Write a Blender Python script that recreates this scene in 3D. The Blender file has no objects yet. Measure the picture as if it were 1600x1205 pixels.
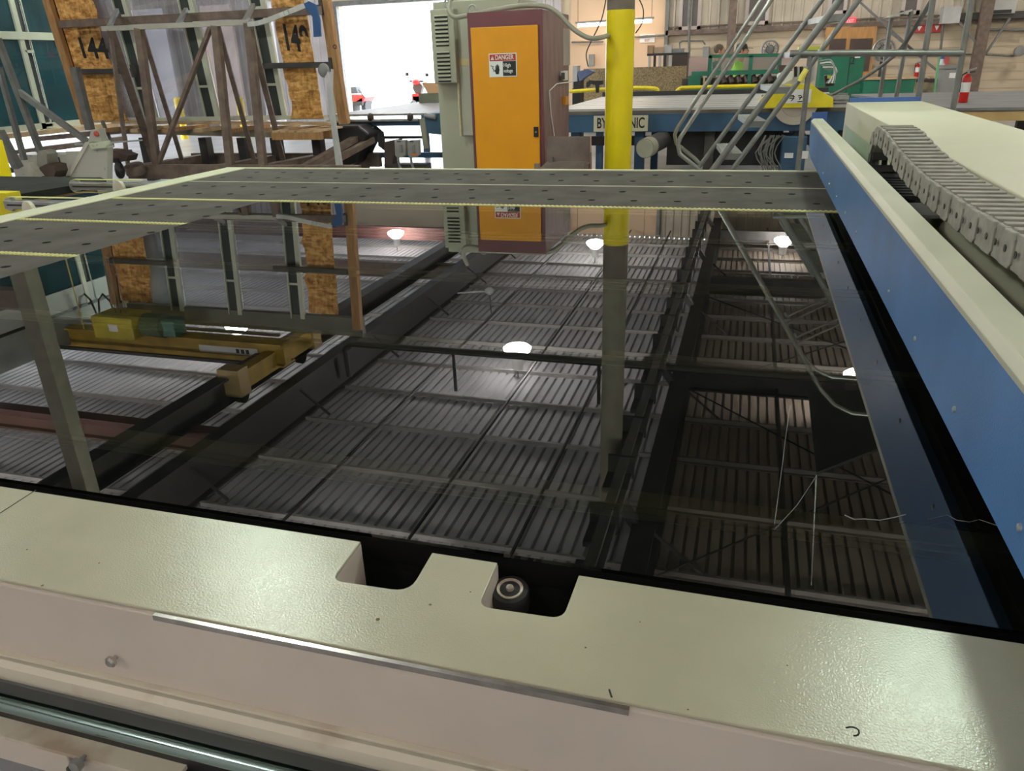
import bpy, bmesh, math, random
from mathutils import Vector, Matrix, Quaternion
from math import sin, cos, pi, radians as RD

# ------------------------------------------------------------------ camera, world, exposure
scene = bpy.context.scene
col = scene.collection
F_PX, PITCH, ROLL, YAW = 1189.78, 0.40063793, -0.0340508, 0.3011109
CAM = Vector((0.0, 0.0, 1.60))
_f = Vector((-sin(YAW)*cos(PITCH), cos(YAW)*cos(PITCH), -sin(PITCH)))
_r0 = Vector((cos(YAW), sin(YAW), 0.0))
_u0 = _r0.cross(_f)
_r = cos(ROLL)*_r0 + sin(ROLL)*_u0
_u = -sin(ROLL)*_r0 + cos(ROLL)*_u0
cam_d = bpy.data.cameras.new('camera')
cam_d.sensor_fit = 'HORIZONTAL'
cam_d.sensor_width = 36.0
cam_d.lens = F_PX/1600.0*36.0
cam_d.clip_start = 0.02
cam_d.clip_end = 300
cam_o = bpy.data.objects.new('camera', cam_d)
M3 = Matrix((_r, _u, -_f)).transposed()
cam_o.matrix_world = Matrix.Translation(CAM) @ M3.to_4x4()
col.objects.link(cam_o)
scene.camera = cam_o

world = bpy.data.worlds.new('sky')
scene.world = world
world.use_nodes = True
_bg = world.node_tree.nodes['Background']
_bg.inputs[0].default_value = (0.86, 0.93, 1.0, 1)
_bg.inputs[1].default_value = 12.0
scene.view_settings.view_transform = 'Standard'
scene.view_settings.look = 'None'
scene.view_settings.gamma = 1.0
scene.view_settings.use_curve_mapping = False
scene.view_settings.exposure = -0.15

LAMP_W = 100.0          # emission strength of the high bay globes
LAMP_COL = (1.0, 0.97, 0.88, 1)
ZR = 5.45              # roof deck height
YW = 24.0              # back wall
ZG = 0.95              # glass surface

# ------------------------------------------------------------------ helpers
def _ray(px, py):
    return (_f*F_PX + _r*(px-800.0) - _u*(py-602.5))
def P(px, py, Y):       # point of the photograph on the upright plane Y
    d = _ray(px, py); return CAM + d*(Y/d.y)
def PX(px, py, X):
    d = _ray(px, py); return CAM + d*(X/d.x)
def PZ(px, py, z):
    d = _ray(px, py); return CAM + d*((z-CAM.z)/d.z)
def MY(px, py, Y):      # point seen in the glass, on the upright plane Y
    q = P(px, py, Y); q.z = 2*ZG-q.z; return q
def MZ(px, py, z):      # point seen in the glass, at height z
    q = PZ(px, py, 2*ZG-z); q.z = z; return q
V = Vector
rnd = random.Random(7)

def tag(o, label=None, cat=None, group=None, kind=None):
    if label: o['label'] = label
    if cat: o['category'] = cat
    if group: o['group'] = group
    if kind: o['kind'] = kind
    return o

def thing(name, loc, label, cat, group=None, rz=0.0):
    o = bpy.data.objects.new(name, None)
    o.empty_display_size = 0.1
    o.location = loc; o.rotation_euler = (0, 0, rz)
    col.objects.link(o)
    return tag(o, label, cat, group)

class MB:
    def __init__(s): s.v = []; s.f = []
    def add(s, vs, fs):
        b = len(s.v); s.v += [V(v) for v in vs]; s.f += [tuple(i+b for i in f) for f in fs]; return s
    def box(s, lo, hi):
        x0, y0, z0 = lo; x1, y1, z1 = hi
        return s.add([(x0,y0,z0),(x1,y0,z0),(x1,y1,z0),(x0,y1,z0),(x0,y0,z1),(x1,y0,z1),(x1,y1,z1),(x0,y1,z1)],
                     [(0,3,2,1),(4,5,6,7),(0,1,5,4),(1,2,6,5),(2,3,7,6),(3,0,4,7)])
    def bar(s, p, q, w, h=None, up=(0,0,1)):      # rectangular bar, w sideways, h along up
        p = V(p); q = V(q); h = h or w
        d = (q-p).normalized(); u = V(up)
        if abs(d.dot(u)) > 0.98: u = V((0,1,0))
        r = d.cross(u).normalized()*w/2; u = r.cross(d).normalized()*h/2
        vs = [p-r-u, p+r-u, p+r+u, p-r+u, q-r-u, q+r-u, q+r+u, q-r+u]
        return s.add(vs, [(0,1,2,3),(7,6,5,4),(0,4,5,1),(1,5,6,2),(2,6,7,3),(3,7,4,0)])
    def tube(s, p, q, r, n=10, r2=None):
        return s.path([p, q], r, n, r2)
    def path(s, pts, r, n=8, r2=None, closed=False):
        pts = [V(p) for p in pts]; m = len(pts); b = len(s.v)
        d0 = (pts[1]-pts[0]).normalized()
        a = V((0,0,1)) if abs(d0.z) < .9 else V((1,0,0))
        nrm = d0.cross(a).normalized()
        prev = d0
        for i, p in enumerate(pts):
            if closed: d = (pts[(i+1) % m]-pts[i-1]).normalized()
            elif i == 0: d = d0
            elif i == m-1: d = (pts[-1]-pts[-2]).normalized()
            else: d = ((pts[i+1]-p).normalized()+(p-pts[i-1]).normalized()).normalized()
            q = prev.rotation_difference(d); nrm = (q @ nrm).normalized(); prev = d
            bn = d.cross(nrm).normalized()
            rr = r if r2 is None else r+(r2-r)*i/(m-1)
            for k in range(n):
                t = 2*pi*k/n; s.v.append(p+nrm*cos(t)*rr+bn*sin(t)*rr)
        for i in range(m-1 if not closed else m):
            j = (i+1) % m
            for k in range(n):
                s.f.append((b+i*n+k, b+i*n+(k+1) % n, b+j*n+(k+1) % n, b+j*n+k))
        if not closed:
            s.f.append(tuple(b+k for k in range(n))[::-1]); s.f.append(tuple(b+(m-1)*n+k for k in range(n)))
        return s
    def prism(s, poly, vec):
        n = len(poly); vec = V(vec); a = [V(p) for p in poly]; c = [p+vec for p in a]
        fs = [tuple(range(n))[::-1], tuple(range(n, 2*n))]+[(i, (i+1) % n, (i+1) % n+n, i+n) for i in range(n)]
        return s.add(a+c, fs)
    def lathe(s, prof, origin, axis=(0,0,1), n=20):
        o = V(origin); ax = V(axis).normalized(); q = V((0,0,1)).rotation_difference(ax); b = len(s.v)
        for r, z in prof:
            for k in range(n):
                t = 2*pi*k/n; s.v.append(o+q @ V((r*cos(t), r*sin(t), z)))
        for i in range(len(prof)-1):
            for k in range(n):
                s.f.append((b+i*n+k, b+i*n+(k+1) % n, b+(i+1)*n+(k+1) % n, b+(i+1)*n+k))
        s.f.append(tuple(b+k for k in range(n))[::-1]); s.f.append(tuple(b+(len(prof)-1)*n+k for k in range(n)))
        return s
    def ball(s, c, r, n=12, sc=(1,1,1)):
        prof = [(max(1e-4, r*sin(pi*i/8)), -r*cos(pi*i/8)) for i in range(9)]
        b = len(s.v); s.lathe(prof, (0,0,0), (0,0,1), n)
        for i in range(b, len(s.v)):
            v = s.v[i]; s.v[i] = V((v.x*sc[0]+c[0], v.y*sc[1]+c[1], v.z*sc[2]+c[2]))
        return s
    def build(s, name, mat, parent=None, smooth=False, bevel=0, loc=None, label=None, local=False):
        me = bpy.data.meshes.new(name)
        root = parent
        while root is not None and root.parent is not None: root = root.parent
        if parent is not None:
            off = V((0,0,0)) if local else V(root.location)
        else:
            if loc is None:
                xs = [v.x for v in s.v]; ys = [v.y for v in s.v]; zs = [v.z for v in s.v]
                loc = V(((min(xs)+max(xs))/2, (min(ys)+max(ys))/2, min(zs)))
            off = V(loc)
        me.from_pydata([v-off for v in s.v], [], s.f)
        me.materials.append(mat)
        bm = bmesh.new(); bm.from_mesh(me)
        bmesh.ops.recalc_face_normals(bm, faces=bm.faces)
        bm.to_mesh(me); bm.free()
        if smooth:
            for p in me.polygons: p.use_smooth = True
            try: me.set_sharp_from_angle(angle=RD(38))
            except Exception: pass
        o = bpy.data.objects.new(name, me); col.objects.link(o)
        if parent is not None: o.parent = parent
        else: o.location = off
        if bevel:
            b = o.modifiers.new('bevel', 'BEVEL'); b.width = bevel; b.segments = 2; b.limit_method = 'ANGLE'; b.angle_limit = RD(40)
        if label: o['label'] = label
        return o

def struct(mb, name, mat, **k):
    return tag(mb.build(name, mat, **k), kind='structure')

def copy_tree(o, parent=None):
    c = o.copy(); col.objects.link(c); c.parent = parent
    for ch in list(o.children): copy_tree(ch, c)
    return c

def text(body, size, pos, xdir, ydir, mat, parent, name='lettering', depth=0.001, align='CENTER', sx=1.0, offset=0.0):
    cu = bpy.data.curves.new(name, 'FONT'); cu.body = body; cu.size = size; cu.extrude = depth
    cu.align_x = align; cu.align_y = 'CENTER'; cu.offset = offset
    t = bpy.data.objects.new(name, cu); col.objects.link(t)
    bpy.context.view_layer.update()
    me = bpy.data.meshes.new_from_object(t.evaluated_get(bpy.context.evaluated_depsgraph_get()))
    bpy.data.objects.remove(t); bpy.data.curves.remove(cu)
    me.materials.clear(); me.materials.append(mat)
    x = V(xdir).normalized(); y = V(ydir).normalized(); z = x.cross(y)
    m = Matrix((x, y, z)).transposed()
    root = parent
    while root.parent is not None: root = root.parent
    for v in me.vertices:
        c = v.co.copy(); c.x *= sx
        v.co = m @ c + V(pos) - V(root.location)
    o = bpy.data.objects.new(name, me); col.objects.link(o); o.parent = parent
    return o

# ------------------------------------------------------------------ materials
MATS = {}
def mat(name, c, rough=0.5, metal=0.0, var=0.12, scale=3.0, bump=0.0, bscale=60.0, spec=0.5, bdist=.002, emit=0.0, c2=None, thr=(0.35,0.65), stretch=None, detail=4):
    if name in MATS: return MATS[name]
    m = bpy.data.materials.new(name); m.use_nodes = True; nt = m.node_tree; n = nt.nodes; l = nt.links
    b = n['Principled BSDF']
    b.inputs['Roughness'].default_value = rough; b.inputs['Metallic'].default_value = metal
    b.inputs['Specular IOR Level'].default_value = spec
    c = tuple(c)+(1,)
    if c2 is None: c2 = tuple(max(0, x*(1-var*2)) for x in c[:3])
    c2 = tuple(c2)+(1,)
    tc = n.new('ShaderNodeTexCoord'); mp = n.new('ShaderNodeMapping')
    l.new(tc.outputs['Object'], mp.inputs[0])
    if stretch: mp.inputs['Scale'].default_value = stretch
    if var > 0 or c2 != c:
        ns = n.new('ShaderNodeTexNoise'); ns.inputs['Scale'].default_value = scale; ns.inputs['Detail'].default_value = detail
        l.new(mp.outputs[0], ns.inputs['Vector'])
        rp = n.new('ShaderNodeValToRGB'); rp.color_ramp.elements[0].position = thr[0]; rp.color_ramp.elements[1].position = thr[1]
        rp.color_ramp.elements[0].color = c2; rp.color_ramp.elements[1].color = c
        l.new(ns.outputs[0], rp.inputs[0]); l.new(rp.outputs[0], b.inputs['Base Color'])
    else: b.inputs['Base Color'].default_value = c
    if bump > 0:
        nb = n.new('ShaderNodeTexNoise'); nb.inputs['Scale'].default_value = bscale; nb.inputs['Detail'].default_value = 2
        l.new(mp.outputs[0], nb.inputs['Vector'])
        bp = n.new('ShaderNodeBump'); bp.inputs['Strength'].default_value = bump; bp.inputs['Distance'].default_value = bdist
        l.new(nb.outputs[0], bp.inputs['Height']); l.new(bp.outputs[0], b.inputs['Normal'])
    if emit:
        b.inputs['Emission Color'].default_value = c; b.inputs['Emission Strength'].default_value = emit
    MATS[name] = m
    return m

def osb_mat():
    m = bpy.data.materials.new('osb'); m.use_nodes = True; nt = m.node_tree; n = nt.nodes; l = nt.links
    b = n['Principled BSDF']; b.inputs['Roughness'].default_value = .7
    tc = n.new('ShaderNodeTexCoord')
    prev = None
    for i, (rot, sc) in enumerate(((0.5, (6,6,20)), (-.6, (20,20,7)), (1.2, (9,9,24)))):
        mp = n.new('ShaderNodeMapping'); mp.inputs['Rotation'].default_value = (rot*.3, rot, 0); mp.inputs['Scale'].default_value = sc
        l.new(tc.outputs['Object'], mp.inputs[0])
        v = n.new('ShaderNodeTexVoronoi'); v.inputs['Scale'].default_value = 1.3
        l.new(mp.outputs[0], v.inputs['Vector'])
        sp = n.new('ShaderNodeSeparateColor'); l.new(v.outputs['Color'], sp.inputs[0])
        if prev is None: prev = sp.outputs[0]
        else:
            a = n.new('ShaderNodeMath'); a.operation = 'ADD'; l.new(prev, a.inputs[0]); l.new(sp.outputs[0], a.inputs[1]); prev = a.outputs[0]
    d = n.new('ShaderNodeMath'); d.operation = 'MULTIPLY'; d.inputs[1].default_value = 1/3; l.new(prev, d.inputs[0])
    rp = n.new('ShaderNodeValToRGB'); e = rp.color_ramp.elements
    e[0].position = .15; e[0].color = (.30, .13, .03, 1); e[1].position = .85; e[1].color = (.88, .52, .20, 1)
    x = e.new(.5); x.color = (.62, .32, .085, 1)
    l.new(d.outputs[0], rp.inputs[0]); l.new(rp.outputs[0], b.inputs['Base Color'])
    return m

def glass_mat(name, tint, ior=1.5, haze=0.0, haze_col=(.5,.5,.45)):
    m = bpy.data.materials.new(name); m.use_nodes = True; nt = m.node_tree; n = nt.nodes; l = nt.links
    n.remove(n['Principled BSDF']); out = n['Material Output']
    tr = n.new('ShaderNodeBsdfTransparent'); tr.inputs[0].default_value = tuple(tint)+(1,)
    gl = n.new('ShaderNodeBsdfGlossy'); gl.inputs['Roughness'].default_value = 0.0; gl.inputs[0].default_value = (1,1,1,1)
    fr = n.new('ShaderNodeFresnel'); fr.inputs[0].default_value = ior
    mx = n.new('ShaderNodeMixShader'); l.new(fr.outputs[0], mx.inputs[0]); l.new(tr.outputs[0], mx.inputs[1]); l.new(gl.outputs[0], mx.inputs[2])
    last = mx.outputs[0]
    if haze > 0:  # patchy diffuse colour mixed in to make the glass look brighter
        df = n.new('ShaderNodeBsdfDiffuse'); df.inputs[0].default_value = tuple(haze_col)+(1,)
        tc = n.new('ShaderNodeTexCoord'); ns = n.new('ShaderNodeTexNoise'); ns.inputs['Scale'].default_value = 1.7; ns.inputs['Detail'].default_value = 6
        l.new(tc.outputs['Object'], ns.inputs['Vector'])
        mr = n.new('ShaderNodeMapRange'); mr.inputs[1].default_value = .3; mr.inputs[2].default_value = .8; mr.inputs[3].default_value = haze*.3; mr.inputs[4].default_value = haze
        l.new(ns.outputs[0], mr.inputs[0])
        m2 = n.new('ShaderNodeMixShader'); l.new(mr.outputs[0], m2.inputs[0]); l.new(last, m2.inputs[1]); l.new(df.outputs[0], m2.inputs[2]); last = m2.outputs[0]
    l.new(last, out.inputs[0])
    return m

def emis(name, c, s):
    m = bpy.data.materials.new(name); m.use_nodes = True; n = m.node_tree.nodes; b = n['Principled BSDF']
    b.inputs['Base Color'].default_value = tuple(c[:3])+(1,)
    b.inputs['Emission Color'].default_value = tuple(c[:3])+(1,); b.inputs['Emission Strength'].default_value = s
    return m

CREAM = mat('cream_paint', (.49, .47, .345), .22, var=.06, scale=5, bump=.7, bscale=380, bdist=.0005, spec=.5)
CREAMB = mat('cream_paint_scuffed', (.60, .55, .44), .5, var=.10, scale=7, c2=(.42,.33,.24), thr=(.30,.42), bump=.1, bscale=200)
PINKISH = mat('apron_paint', (.62, .55, .48), .45, var=.05, scale=4)
CHROME = mat('bare_metal', (.62,.58,.55), .22, 1.0, var=.15, scale=30)
BLACK = mat('black_metal', (.012,.012,.012), .45, var=0)
MATTE = mat('black_matte', (.006,.006,.006), .95, var=0, spec=.05)
RUBBER = mat('black_rubber', (.02,.02,.022), .55, var=.1, scale=20, bump=.2, bscale=90)
FELT = mat('table_felt', (.104,.095,.084), .95, var=.14, scale=6, bump=.3, bscale=350, spec=.15, detail=8)
FELTD = mat('felt_worn', (.06,.06,.055), .95, var=.2, scale=8, spec=.1)
BELT = mat('belt_yellow', (.66,.62,.27), .6, var=.05, scale=10)
RIMC = mat('rim_cream', (.76,.73,.54), .45, var=.05, scale=6)
BLUE = mat('gantry_blue', (.085,.22,.48), .32, var=.10, scale=5, bump=.25, bscale=260, spec=.6)
BLUE2 = mat('bright_blue', (.045,.11,.36), .45, var=.08)
CAPG = mat('gantry_cap', (.62,.60,.46), .4, var=.05)
BOXC = mat('cream_cover', (.66,.61,.47), .45, var=.03, scale=3)
BOXG = mat('pale_green_cover', (.42,.50,.38), .5, var=.05)
CHAIN = mat('carrier_grey', (.34,.32,.28), .6, var=.15, scale=25)
CHAIND = mat('carrier_dark', (.05,.05,.05), .6, var=.1)
FLOORM = mat('concrete', (.46,.46,.47), .32, var=.14, scale=1.2, bump=.08, bscale=40, detail=8)
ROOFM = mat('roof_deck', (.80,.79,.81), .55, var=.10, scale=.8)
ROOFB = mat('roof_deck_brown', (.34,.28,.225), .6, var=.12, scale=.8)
STEELD = mat('dark_steel', (.055,.05,.047), .6, var=.2, scale=6)
STEELB = mat('brown_steel', (.19,.135,.105), .6, var=.2, scale=9)
STEELG = mat('grey_steel', (.17,.17,.16), .5, var=.15, scale=8)
REDOX = mat('red_oxide', (.16,.07,.06), .7, var=.15, scale=3)
GALV = mat('galvanised', (.42,.43,.42), .4, .5, var=.12, scale=12)
PURL = mat('purlin_paint', (.45,.43,.41), .6, var=.1)
WALLC = mat('wall_cream', (.64,.54,.39), .8, var=.06, scale=1.0)
WALLP = mat('wall_peach', (.70,.50,.33), .8, var=.04, scale=1.0)
SIDING = mat('siding_cream', (.54,.48,.38), .6, var=.10, scale=1.3)
WALLG = mat('wall_grey', (.58,.54,.54), .7, var=.1, scale=1)
MAROON = mat('maroon_paint', (.155,.048,.058), .38, var=.08, scale=5)
MAROONF = mat('maroon_faded', (.27,.155,.15), .45, var=.18, scale=3, stretch=(4,4,1))
ORANGE = mat('orange_paint', (.78,.32,.006), .35, var=.04, scale=3)
PILLAR = mat('pillar_greygreen', (.42,.41,.31), .5, var=.06, scale=2)
YELLOW = mat('column_yellow', (.86,.67,.008), .3, var=.05, scale=3)
YEL2 = mat('machine_yellow', (.84,.70,.02), .45, var=.08, scale=5)
CRANEY = mat('crane_yellow', (.50,.32,.035), .55, var=.2, scale=3)
COLBR = mat('column_brown', (.19,.15,.12), .7, var=.15, scale=4)
COLBG = mat('column_wrap', (.24,.22,.165), .8, var=.12, scale=9)
T2BLUE = mat('table_blue', (.035,.10,.19), .5, var=.2, scale=3)
WOOD = mat('timber', (.46,.25,.10), .7, var=.16, scale=4, stretch=(8,8,1))
WOODL = mat('timber_pale', (.60,.42,.24), .7, var=.15, scale=5)
WOODR = mat('timber_rail', (.58,.40,.17), .7, var=.15, scale=3)
OSB = osb_mat()
CHIPB = mat('chipboard', (.36,.27,.14), .8, c2=(.14,.10,.05), var=.1, scale=45, thr=(.35,.6))
FRAMEC = mat('frame_cream', (.60,.62,.50), .45, var=.05)
GASKET = mat('gasket_dark', (.035,.045,.04), .55, var=.1)
GRNM = mat('machine_green', (.012,.16,.09), .5, var=.12, scale=4)
DOORW = mat('door_wood', (.52,.27,.09), .6, var=.12, scale=3, stretch=(6,6,1))
BROWND = mat('dark_brown', (.07,.045,.035), .5, var=.15)
WHITE = mat('white_paint', (.80,.80,.78), .5, var=.03)
PAPER = mat('paper_white', (.82,.80,.78), .7, var=.0)
INK = mat('ink_black', (.015,.015,.015), .6, var=0)
SIGNR = mat('sign_red', (.42,.03,.02), .5, var=0)
RED = mat('red_gloss', (.60,.02,.015), .3, var=.05)
GREYL = mat('light_grey', (.50,.50,.48), .5, var=.08)
GREYM = mat('mid_grey', (.26,.26,.25), .5, var=.08)
GREYCR = mat('lifter_grey', (.40,.39,.33), .5, var=.15, scale=9, c2=(.16,.15,.13), thr=(.28,.36))
T2TOP = mat('saw_table_top', (.50,.50,.49), .35, var=.08, scale=2, stretch=(1,8,1))
T3TOP = mat('conveyor_top', (.20,.20,.205), .6, var=.10, scale=3)
SKIN = mat('skin', (.52,.28,.19), .5, var=.05)
LIME = mat('lime_shirt', (.45,.85,.08), .7, var=.08, scale=8)
GREYSH = mat('grey_shirt', (.22,.23,.23), .8, var=.1, scale=8)
HAIRG = mat('grey_brown_hair', (.14,.10,.07), .8, var=.2, scale=30)
CAPD = mat('cap_dark', (.02,.035,.03), .7, var=.1)
BLUETARP = mat('blue_cloth', (.03,.10,.26), .7, var=.15)
SHEET_TINT = glass_mat('sheet_glass', (.50,.52,.43), 2.05, haze=.016, haze_col=(.40,.42,.36))
PANE_CLEAR = glass_mat('pane_clear', (.86,.86,.88), 1.5, haze=.22, haze_col=(.60,.60,.63))
PANE_TEAL = glass_mat('pane_teal', (.22,.42,.46), 1.6, haze=.45, haze_col=(.07,.20,.23))

# ------------------------------------------------------------------ the building
XL, XR, YF = -19.0, 11.0, -7.0
struct(MB().box((XL-30, YF-30, -.12), (XR+30, YW+45, 0)), 'floor', FLOORM)

def deck(x0, x1, y0, y1, z, pitch=.152, dep=.075):
    mb = MB(); n = int((x1-x0)/pitch); prof = []
    for i in range(n):
        a = x0+i*pitch
        prof += [(a, z-dep), (a+pitch*.66, z-dep), (a+pitch*.70, z), (a+pitch*.92, z), (a+pitch*.96, z-dep)]
    prof.append((x0+n*pitch, z))
    vs = [(x, y0, zz) for x, zz in prof]+[(x, y1, zz) for x, zz in prof]+[(x0, y0, z+.06), (x0+n*pitch, y0, z+.06), (x0, y1, z+.06), (x0+n*pitch, y1, z+.06)]
    m = len(prof); fs = [(i, i+1, m+i+1, m+i) for i in range(m-1)]+[(2*m, 2*m+1, 2*m+3, 2*m+2)]
    return mb.add(vs, fs)
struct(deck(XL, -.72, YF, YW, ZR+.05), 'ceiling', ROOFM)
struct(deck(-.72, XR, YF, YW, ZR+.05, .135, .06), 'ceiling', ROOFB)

def ribs_x(x0, x1, y, z0, z1, pitch=.24, dep=.04):     # ribbed siding facing -Y
    mb = MB(); n = max(1, int((x1-x0)/pitch)); prof = []
    for i in range(n):
        a = x0+i*pitch
        prof += [(a, y), (a+pitch*.6, y), (a+pitch*.68, y-dep), (a+pitch*.88, y-dep), (a+pitch*.96, y)]
    prof.append((x0+n*pitch, y)); m = len(prof)
    return mb.add([(x, yy, z0) for x, yy in prof]+[(x, yy, z1) for x, yy in prof], [(i, i+1, m+i+1, m+i) for i in range(m-1)])
def ribs_y(y0, y1, x, z0, z1, pitch=.3, dep=.04, s=1):
    mb = MB(); n = int((y1-y0)/pitch); prof = []
    for i in range(n):
        a = y0+i*pitch
        prof += [(a, x), (a+pitch*.6, x), (a+pitch*.68, x+s*dep), (a+pitch*.88, x+s*dep), (a+pitch*.96, x)]
    prof.append((y0+n*pitch, x)); m = len(prof)
    return mb.add([(xx, yy, z0) for yy, xx in prof]+[(xx, yy, z1) for yy, xx in prof], [(i, i+1, m+i+1, m+i) for i in range(m-1)])

DX0 = P(534, 60, YW).x; DX1 = P(706, 60, YW).x; DZ = P(620, 5, YW).z
ZS = P(1300, 41, YW).z          # foot of the siding
XP0 = P(893, 30, YW).x; XP1 = P(1042, 30, YW).x
w = MB()
w.box((XL, YW, 0), (DX0, YW+.25, ZR)); w.box((DX1, YW, 0), (XR, YW+.25, ZR)); w.box((DX0, YW, DZ), (DX1, YW+.25, ZR))
struct(w, 'wall_back', WALLC)
struct(MB().box((XP0, YW-.12, 0), (XP1, YW-.005, ZR-.1)), 'wall_back', WALLP)
struct(ribs_x(XP1+.02, XR, YW-.06, ZS, ZR), 'wall_back', SIDING)
struct(ribs_x(DX1+.35, XP0-.05, YW-.06, 0, ZR), 'wall_back', WALLG)
struct(ribs_x(XL, DX0-.35, YW-.06, 0, ZR), 'wall_back', WALLG)
struct(MB().box((XL-.2, YF, 0), (XL, 9.0, ZR)).box((XL-.2, 19.0, 0), (XL, YW, ZR)).box((XL-.2, 9.0, 4.2), (XL, 19.0, ZR)), 'wall_left', WALLG)  # wide unseen opening added on this side so daylight brightens the roof
struct(MB().box((XR, YF, 0), (XR+.2, YW, ZR)), 'wall_right', WALLC)
struct(MB().box((XL, YF-.2, 0), (XR, YF, ZR)), 'wall_front', WALLG)
struct(ribs_y(YF, 9.0, XL+.03, 0, ZR), 'wall_left', WALLG)
struct(ribs_y(19.0, YW, XL+.03, 0, ZR), 'wall_left', WALLG)
struct(MB().bar((XP1, YW-.14, ZS), (XR, YW-.14, ZS), .14, .12).bar((XP1, YW-.12, ZS+.14), (XR, YW-.12, ZS+.14), .06, .04), 'trim_1', STEELB)
struct(MB().bar((XP1+.02, YW-.15, 0), (XP1+.02, YW-.15, ZR-.1), .1, .12), 'trim_2', STEELG)
# mortar lines of the block wall
mm = MB()
for k in range(1, 11): mm.box((XP1+.1, YW-.012, k*.2), (XR-.1, YW-.002, k*.2+.008))
struct(mm, 'trim_3', mat('mortar', (.45,.38,.27), .9, var=0))
# door jamb
d = MB(); d.box((DX0-.12, YW-.16, 0), (DX0, YW-.01, DZ+.12)); d.box((DX1, YW-.16, 0), (DX1+.12, YW-.01, DZ+.12)); d.box((DX0-.12, YW-.17, DZ), (DX1+.12, YW-.02, DZ+.14))
struct(d, 'door_1', STEELG)

# purlins along X, girders and beams
pn = 0
for i in range(22):
    y = 8.19+1.30*(i-10)
    if y < YF+.3 or y > YW-.3: continue
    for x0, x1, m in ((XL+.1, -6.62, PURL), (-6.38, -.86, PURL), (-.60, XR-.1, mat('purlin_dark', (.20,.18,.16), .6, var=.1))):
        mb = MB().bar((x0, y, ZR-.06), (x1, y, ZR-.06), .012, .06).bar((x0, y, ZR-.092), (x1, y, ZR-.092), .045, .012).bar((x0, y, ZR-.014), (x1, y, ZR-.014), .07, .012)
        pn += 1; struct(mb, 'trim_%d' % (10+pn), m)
def ibeam(p, q, w, h, t=.03):
    p = V(p); q = V(q); mb = MB()
    up = V((0,0,h/2))
    mb.bar(p, q, t, h); mb.bar(p+up, q+up, w, t); mb.bar(p-up, q-up, w, t)
    return mb
struct(ibeam((-6.5, YF+.1, 5.07), (-6.5, YW-.2, 5.07), .22, .62), 'trim_100', STEELD)
struct(ibeam((-7.15, YF+.1, 4.62), (-7.15, YW-.2, 4.62), .24, .36), 'trim_101', STEELD)
struct(ibeam((-.72, YF+.1, 5.06), (-.72, YW-.2, 5.06), .24, .64), 'trim_102', STEELD)
g = MB().bar((-1.0, YF+.1, 4.42), (-1.0, YW-.2, 4.42), .16, .05).bar((-1.0, YF+.1, 4.22), (-1.0, YW-.2, 4.22), .10, .03).bar((-1.0, YF+.1, 4.32), (-1.0, YW-.2, 4.32), .03, .2)
struct(g, 'trim_103', STEELG)
for i in range(22):
    y = 2.2+i*1.0
    struct(MB().box((-1.18, y-.36, 4.40), (-1.0, y+.36, 4.46)).box((-1.18, y-.02, 4.20), (-.9, y+.02, 4.46)), 'trim_%d' % (110+i), STEELD)
for i in range(5):
    y = 6.8+i*3.9
    struct(MB().bar((-1.0, y, 4.5), (-.72, y, 4.9), .12, .1).bar((-.72, y, 4.78), (-.1, y+.1, 5.35), .03), 'trim_%d' % (140+i), STEELD)
# transverse beams in the left bay and right bay
for k, (y, x0, x1, m, z, h) in enumerate(((7.75, XL+.1, -6.65, REDOX, 4.95, .30), (17.0, XL+.1, -6.65, STEELB, 4.95, .35), (21.4, XL+.1, -6.65, REDOX, 5.0, .35),
                           (11.4, -.58, XR-.1, STEELD, 4.95, .34), (16.9, -.58, XR-.1, STEELD, 4.95, .34), (22.0, -.58, XR-.1, STEELD, 4.95, .34))):
    struct(ibeam((x0, y, z), (x1, y, z), .2, h), 'trim_%d' % (150+k), m)
# rod bracing below the right bay
for k, (a, b) in enumerate((((-.6, 11.5, 5.2), (4.2, 6.5, 5.2)), ((-.6, 6.5, 5.2), (4.2, 11.5, 5.2)), ((-.6, 11.5, 5.2), (4.2, 16.8, 5.2)), ((-.6, 16.8, 5.2), (4.2, 11.5, 5.2)))):
    struct(MB().tube(a, b, .012, 6), 'trim_%d' % (160+k), BLACK)
struct(MB().box((.68, YF+.1, 5.02), (.73, YW-.3, 5.07)), 'trim_170', STEELD)
# flange braces at the girder
for i in range(9):
    y = 4.3+i*2.6
    struct(MB().bar((-6.42, y, 4.9), (-5.95, y, 5.28), .03, .03), 'trim_%d' % (180+i), STEELD)

# service pipes under the roof
t = thing('overhead_pipe', (-3.2, 10.85, 4.5), 'dark overhead service pipe crossing the middle bay below the purlins', 'pipe')
MB().path([(-6.3, 10.85, 5.2), (-6.32, 10.85, 4.72), (-6.2, 10.85, 4.6), (-.4, 10.85, 4.6), (4.5, 11.0, 4.6)], .055, 10).build('pipe', STEELD, t, smooth=True)
MB().tube((-6.2, 10.98, 4.62), (4.5, 11.12, 4.62), .025, 8).build('conduit', STEELG, t, smooth=True)
for x in (-4.35, -1.95, 1.6): MB().bar((x, 10.85, 4.62), (x, 10.85, 5.3), .05, .03).build('hanger', STEELD, t)
for k, x in enumerate((-4.9, -3.3, -2.1)):
    tag(MB().path([(x, 3.0, 5.18), (x, YW-.4, 5.18)], .022, 6).build('conduit', STEELD, smooth=True),
        ['thin dark conduit running along the roof nearest the big girder', 'thin dark conduit running along the roof above the middle lamps', 'thin dark conduit running along the roof nearest the yellow column'][k], 'conduit', 'conduits under the roof')

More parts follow.
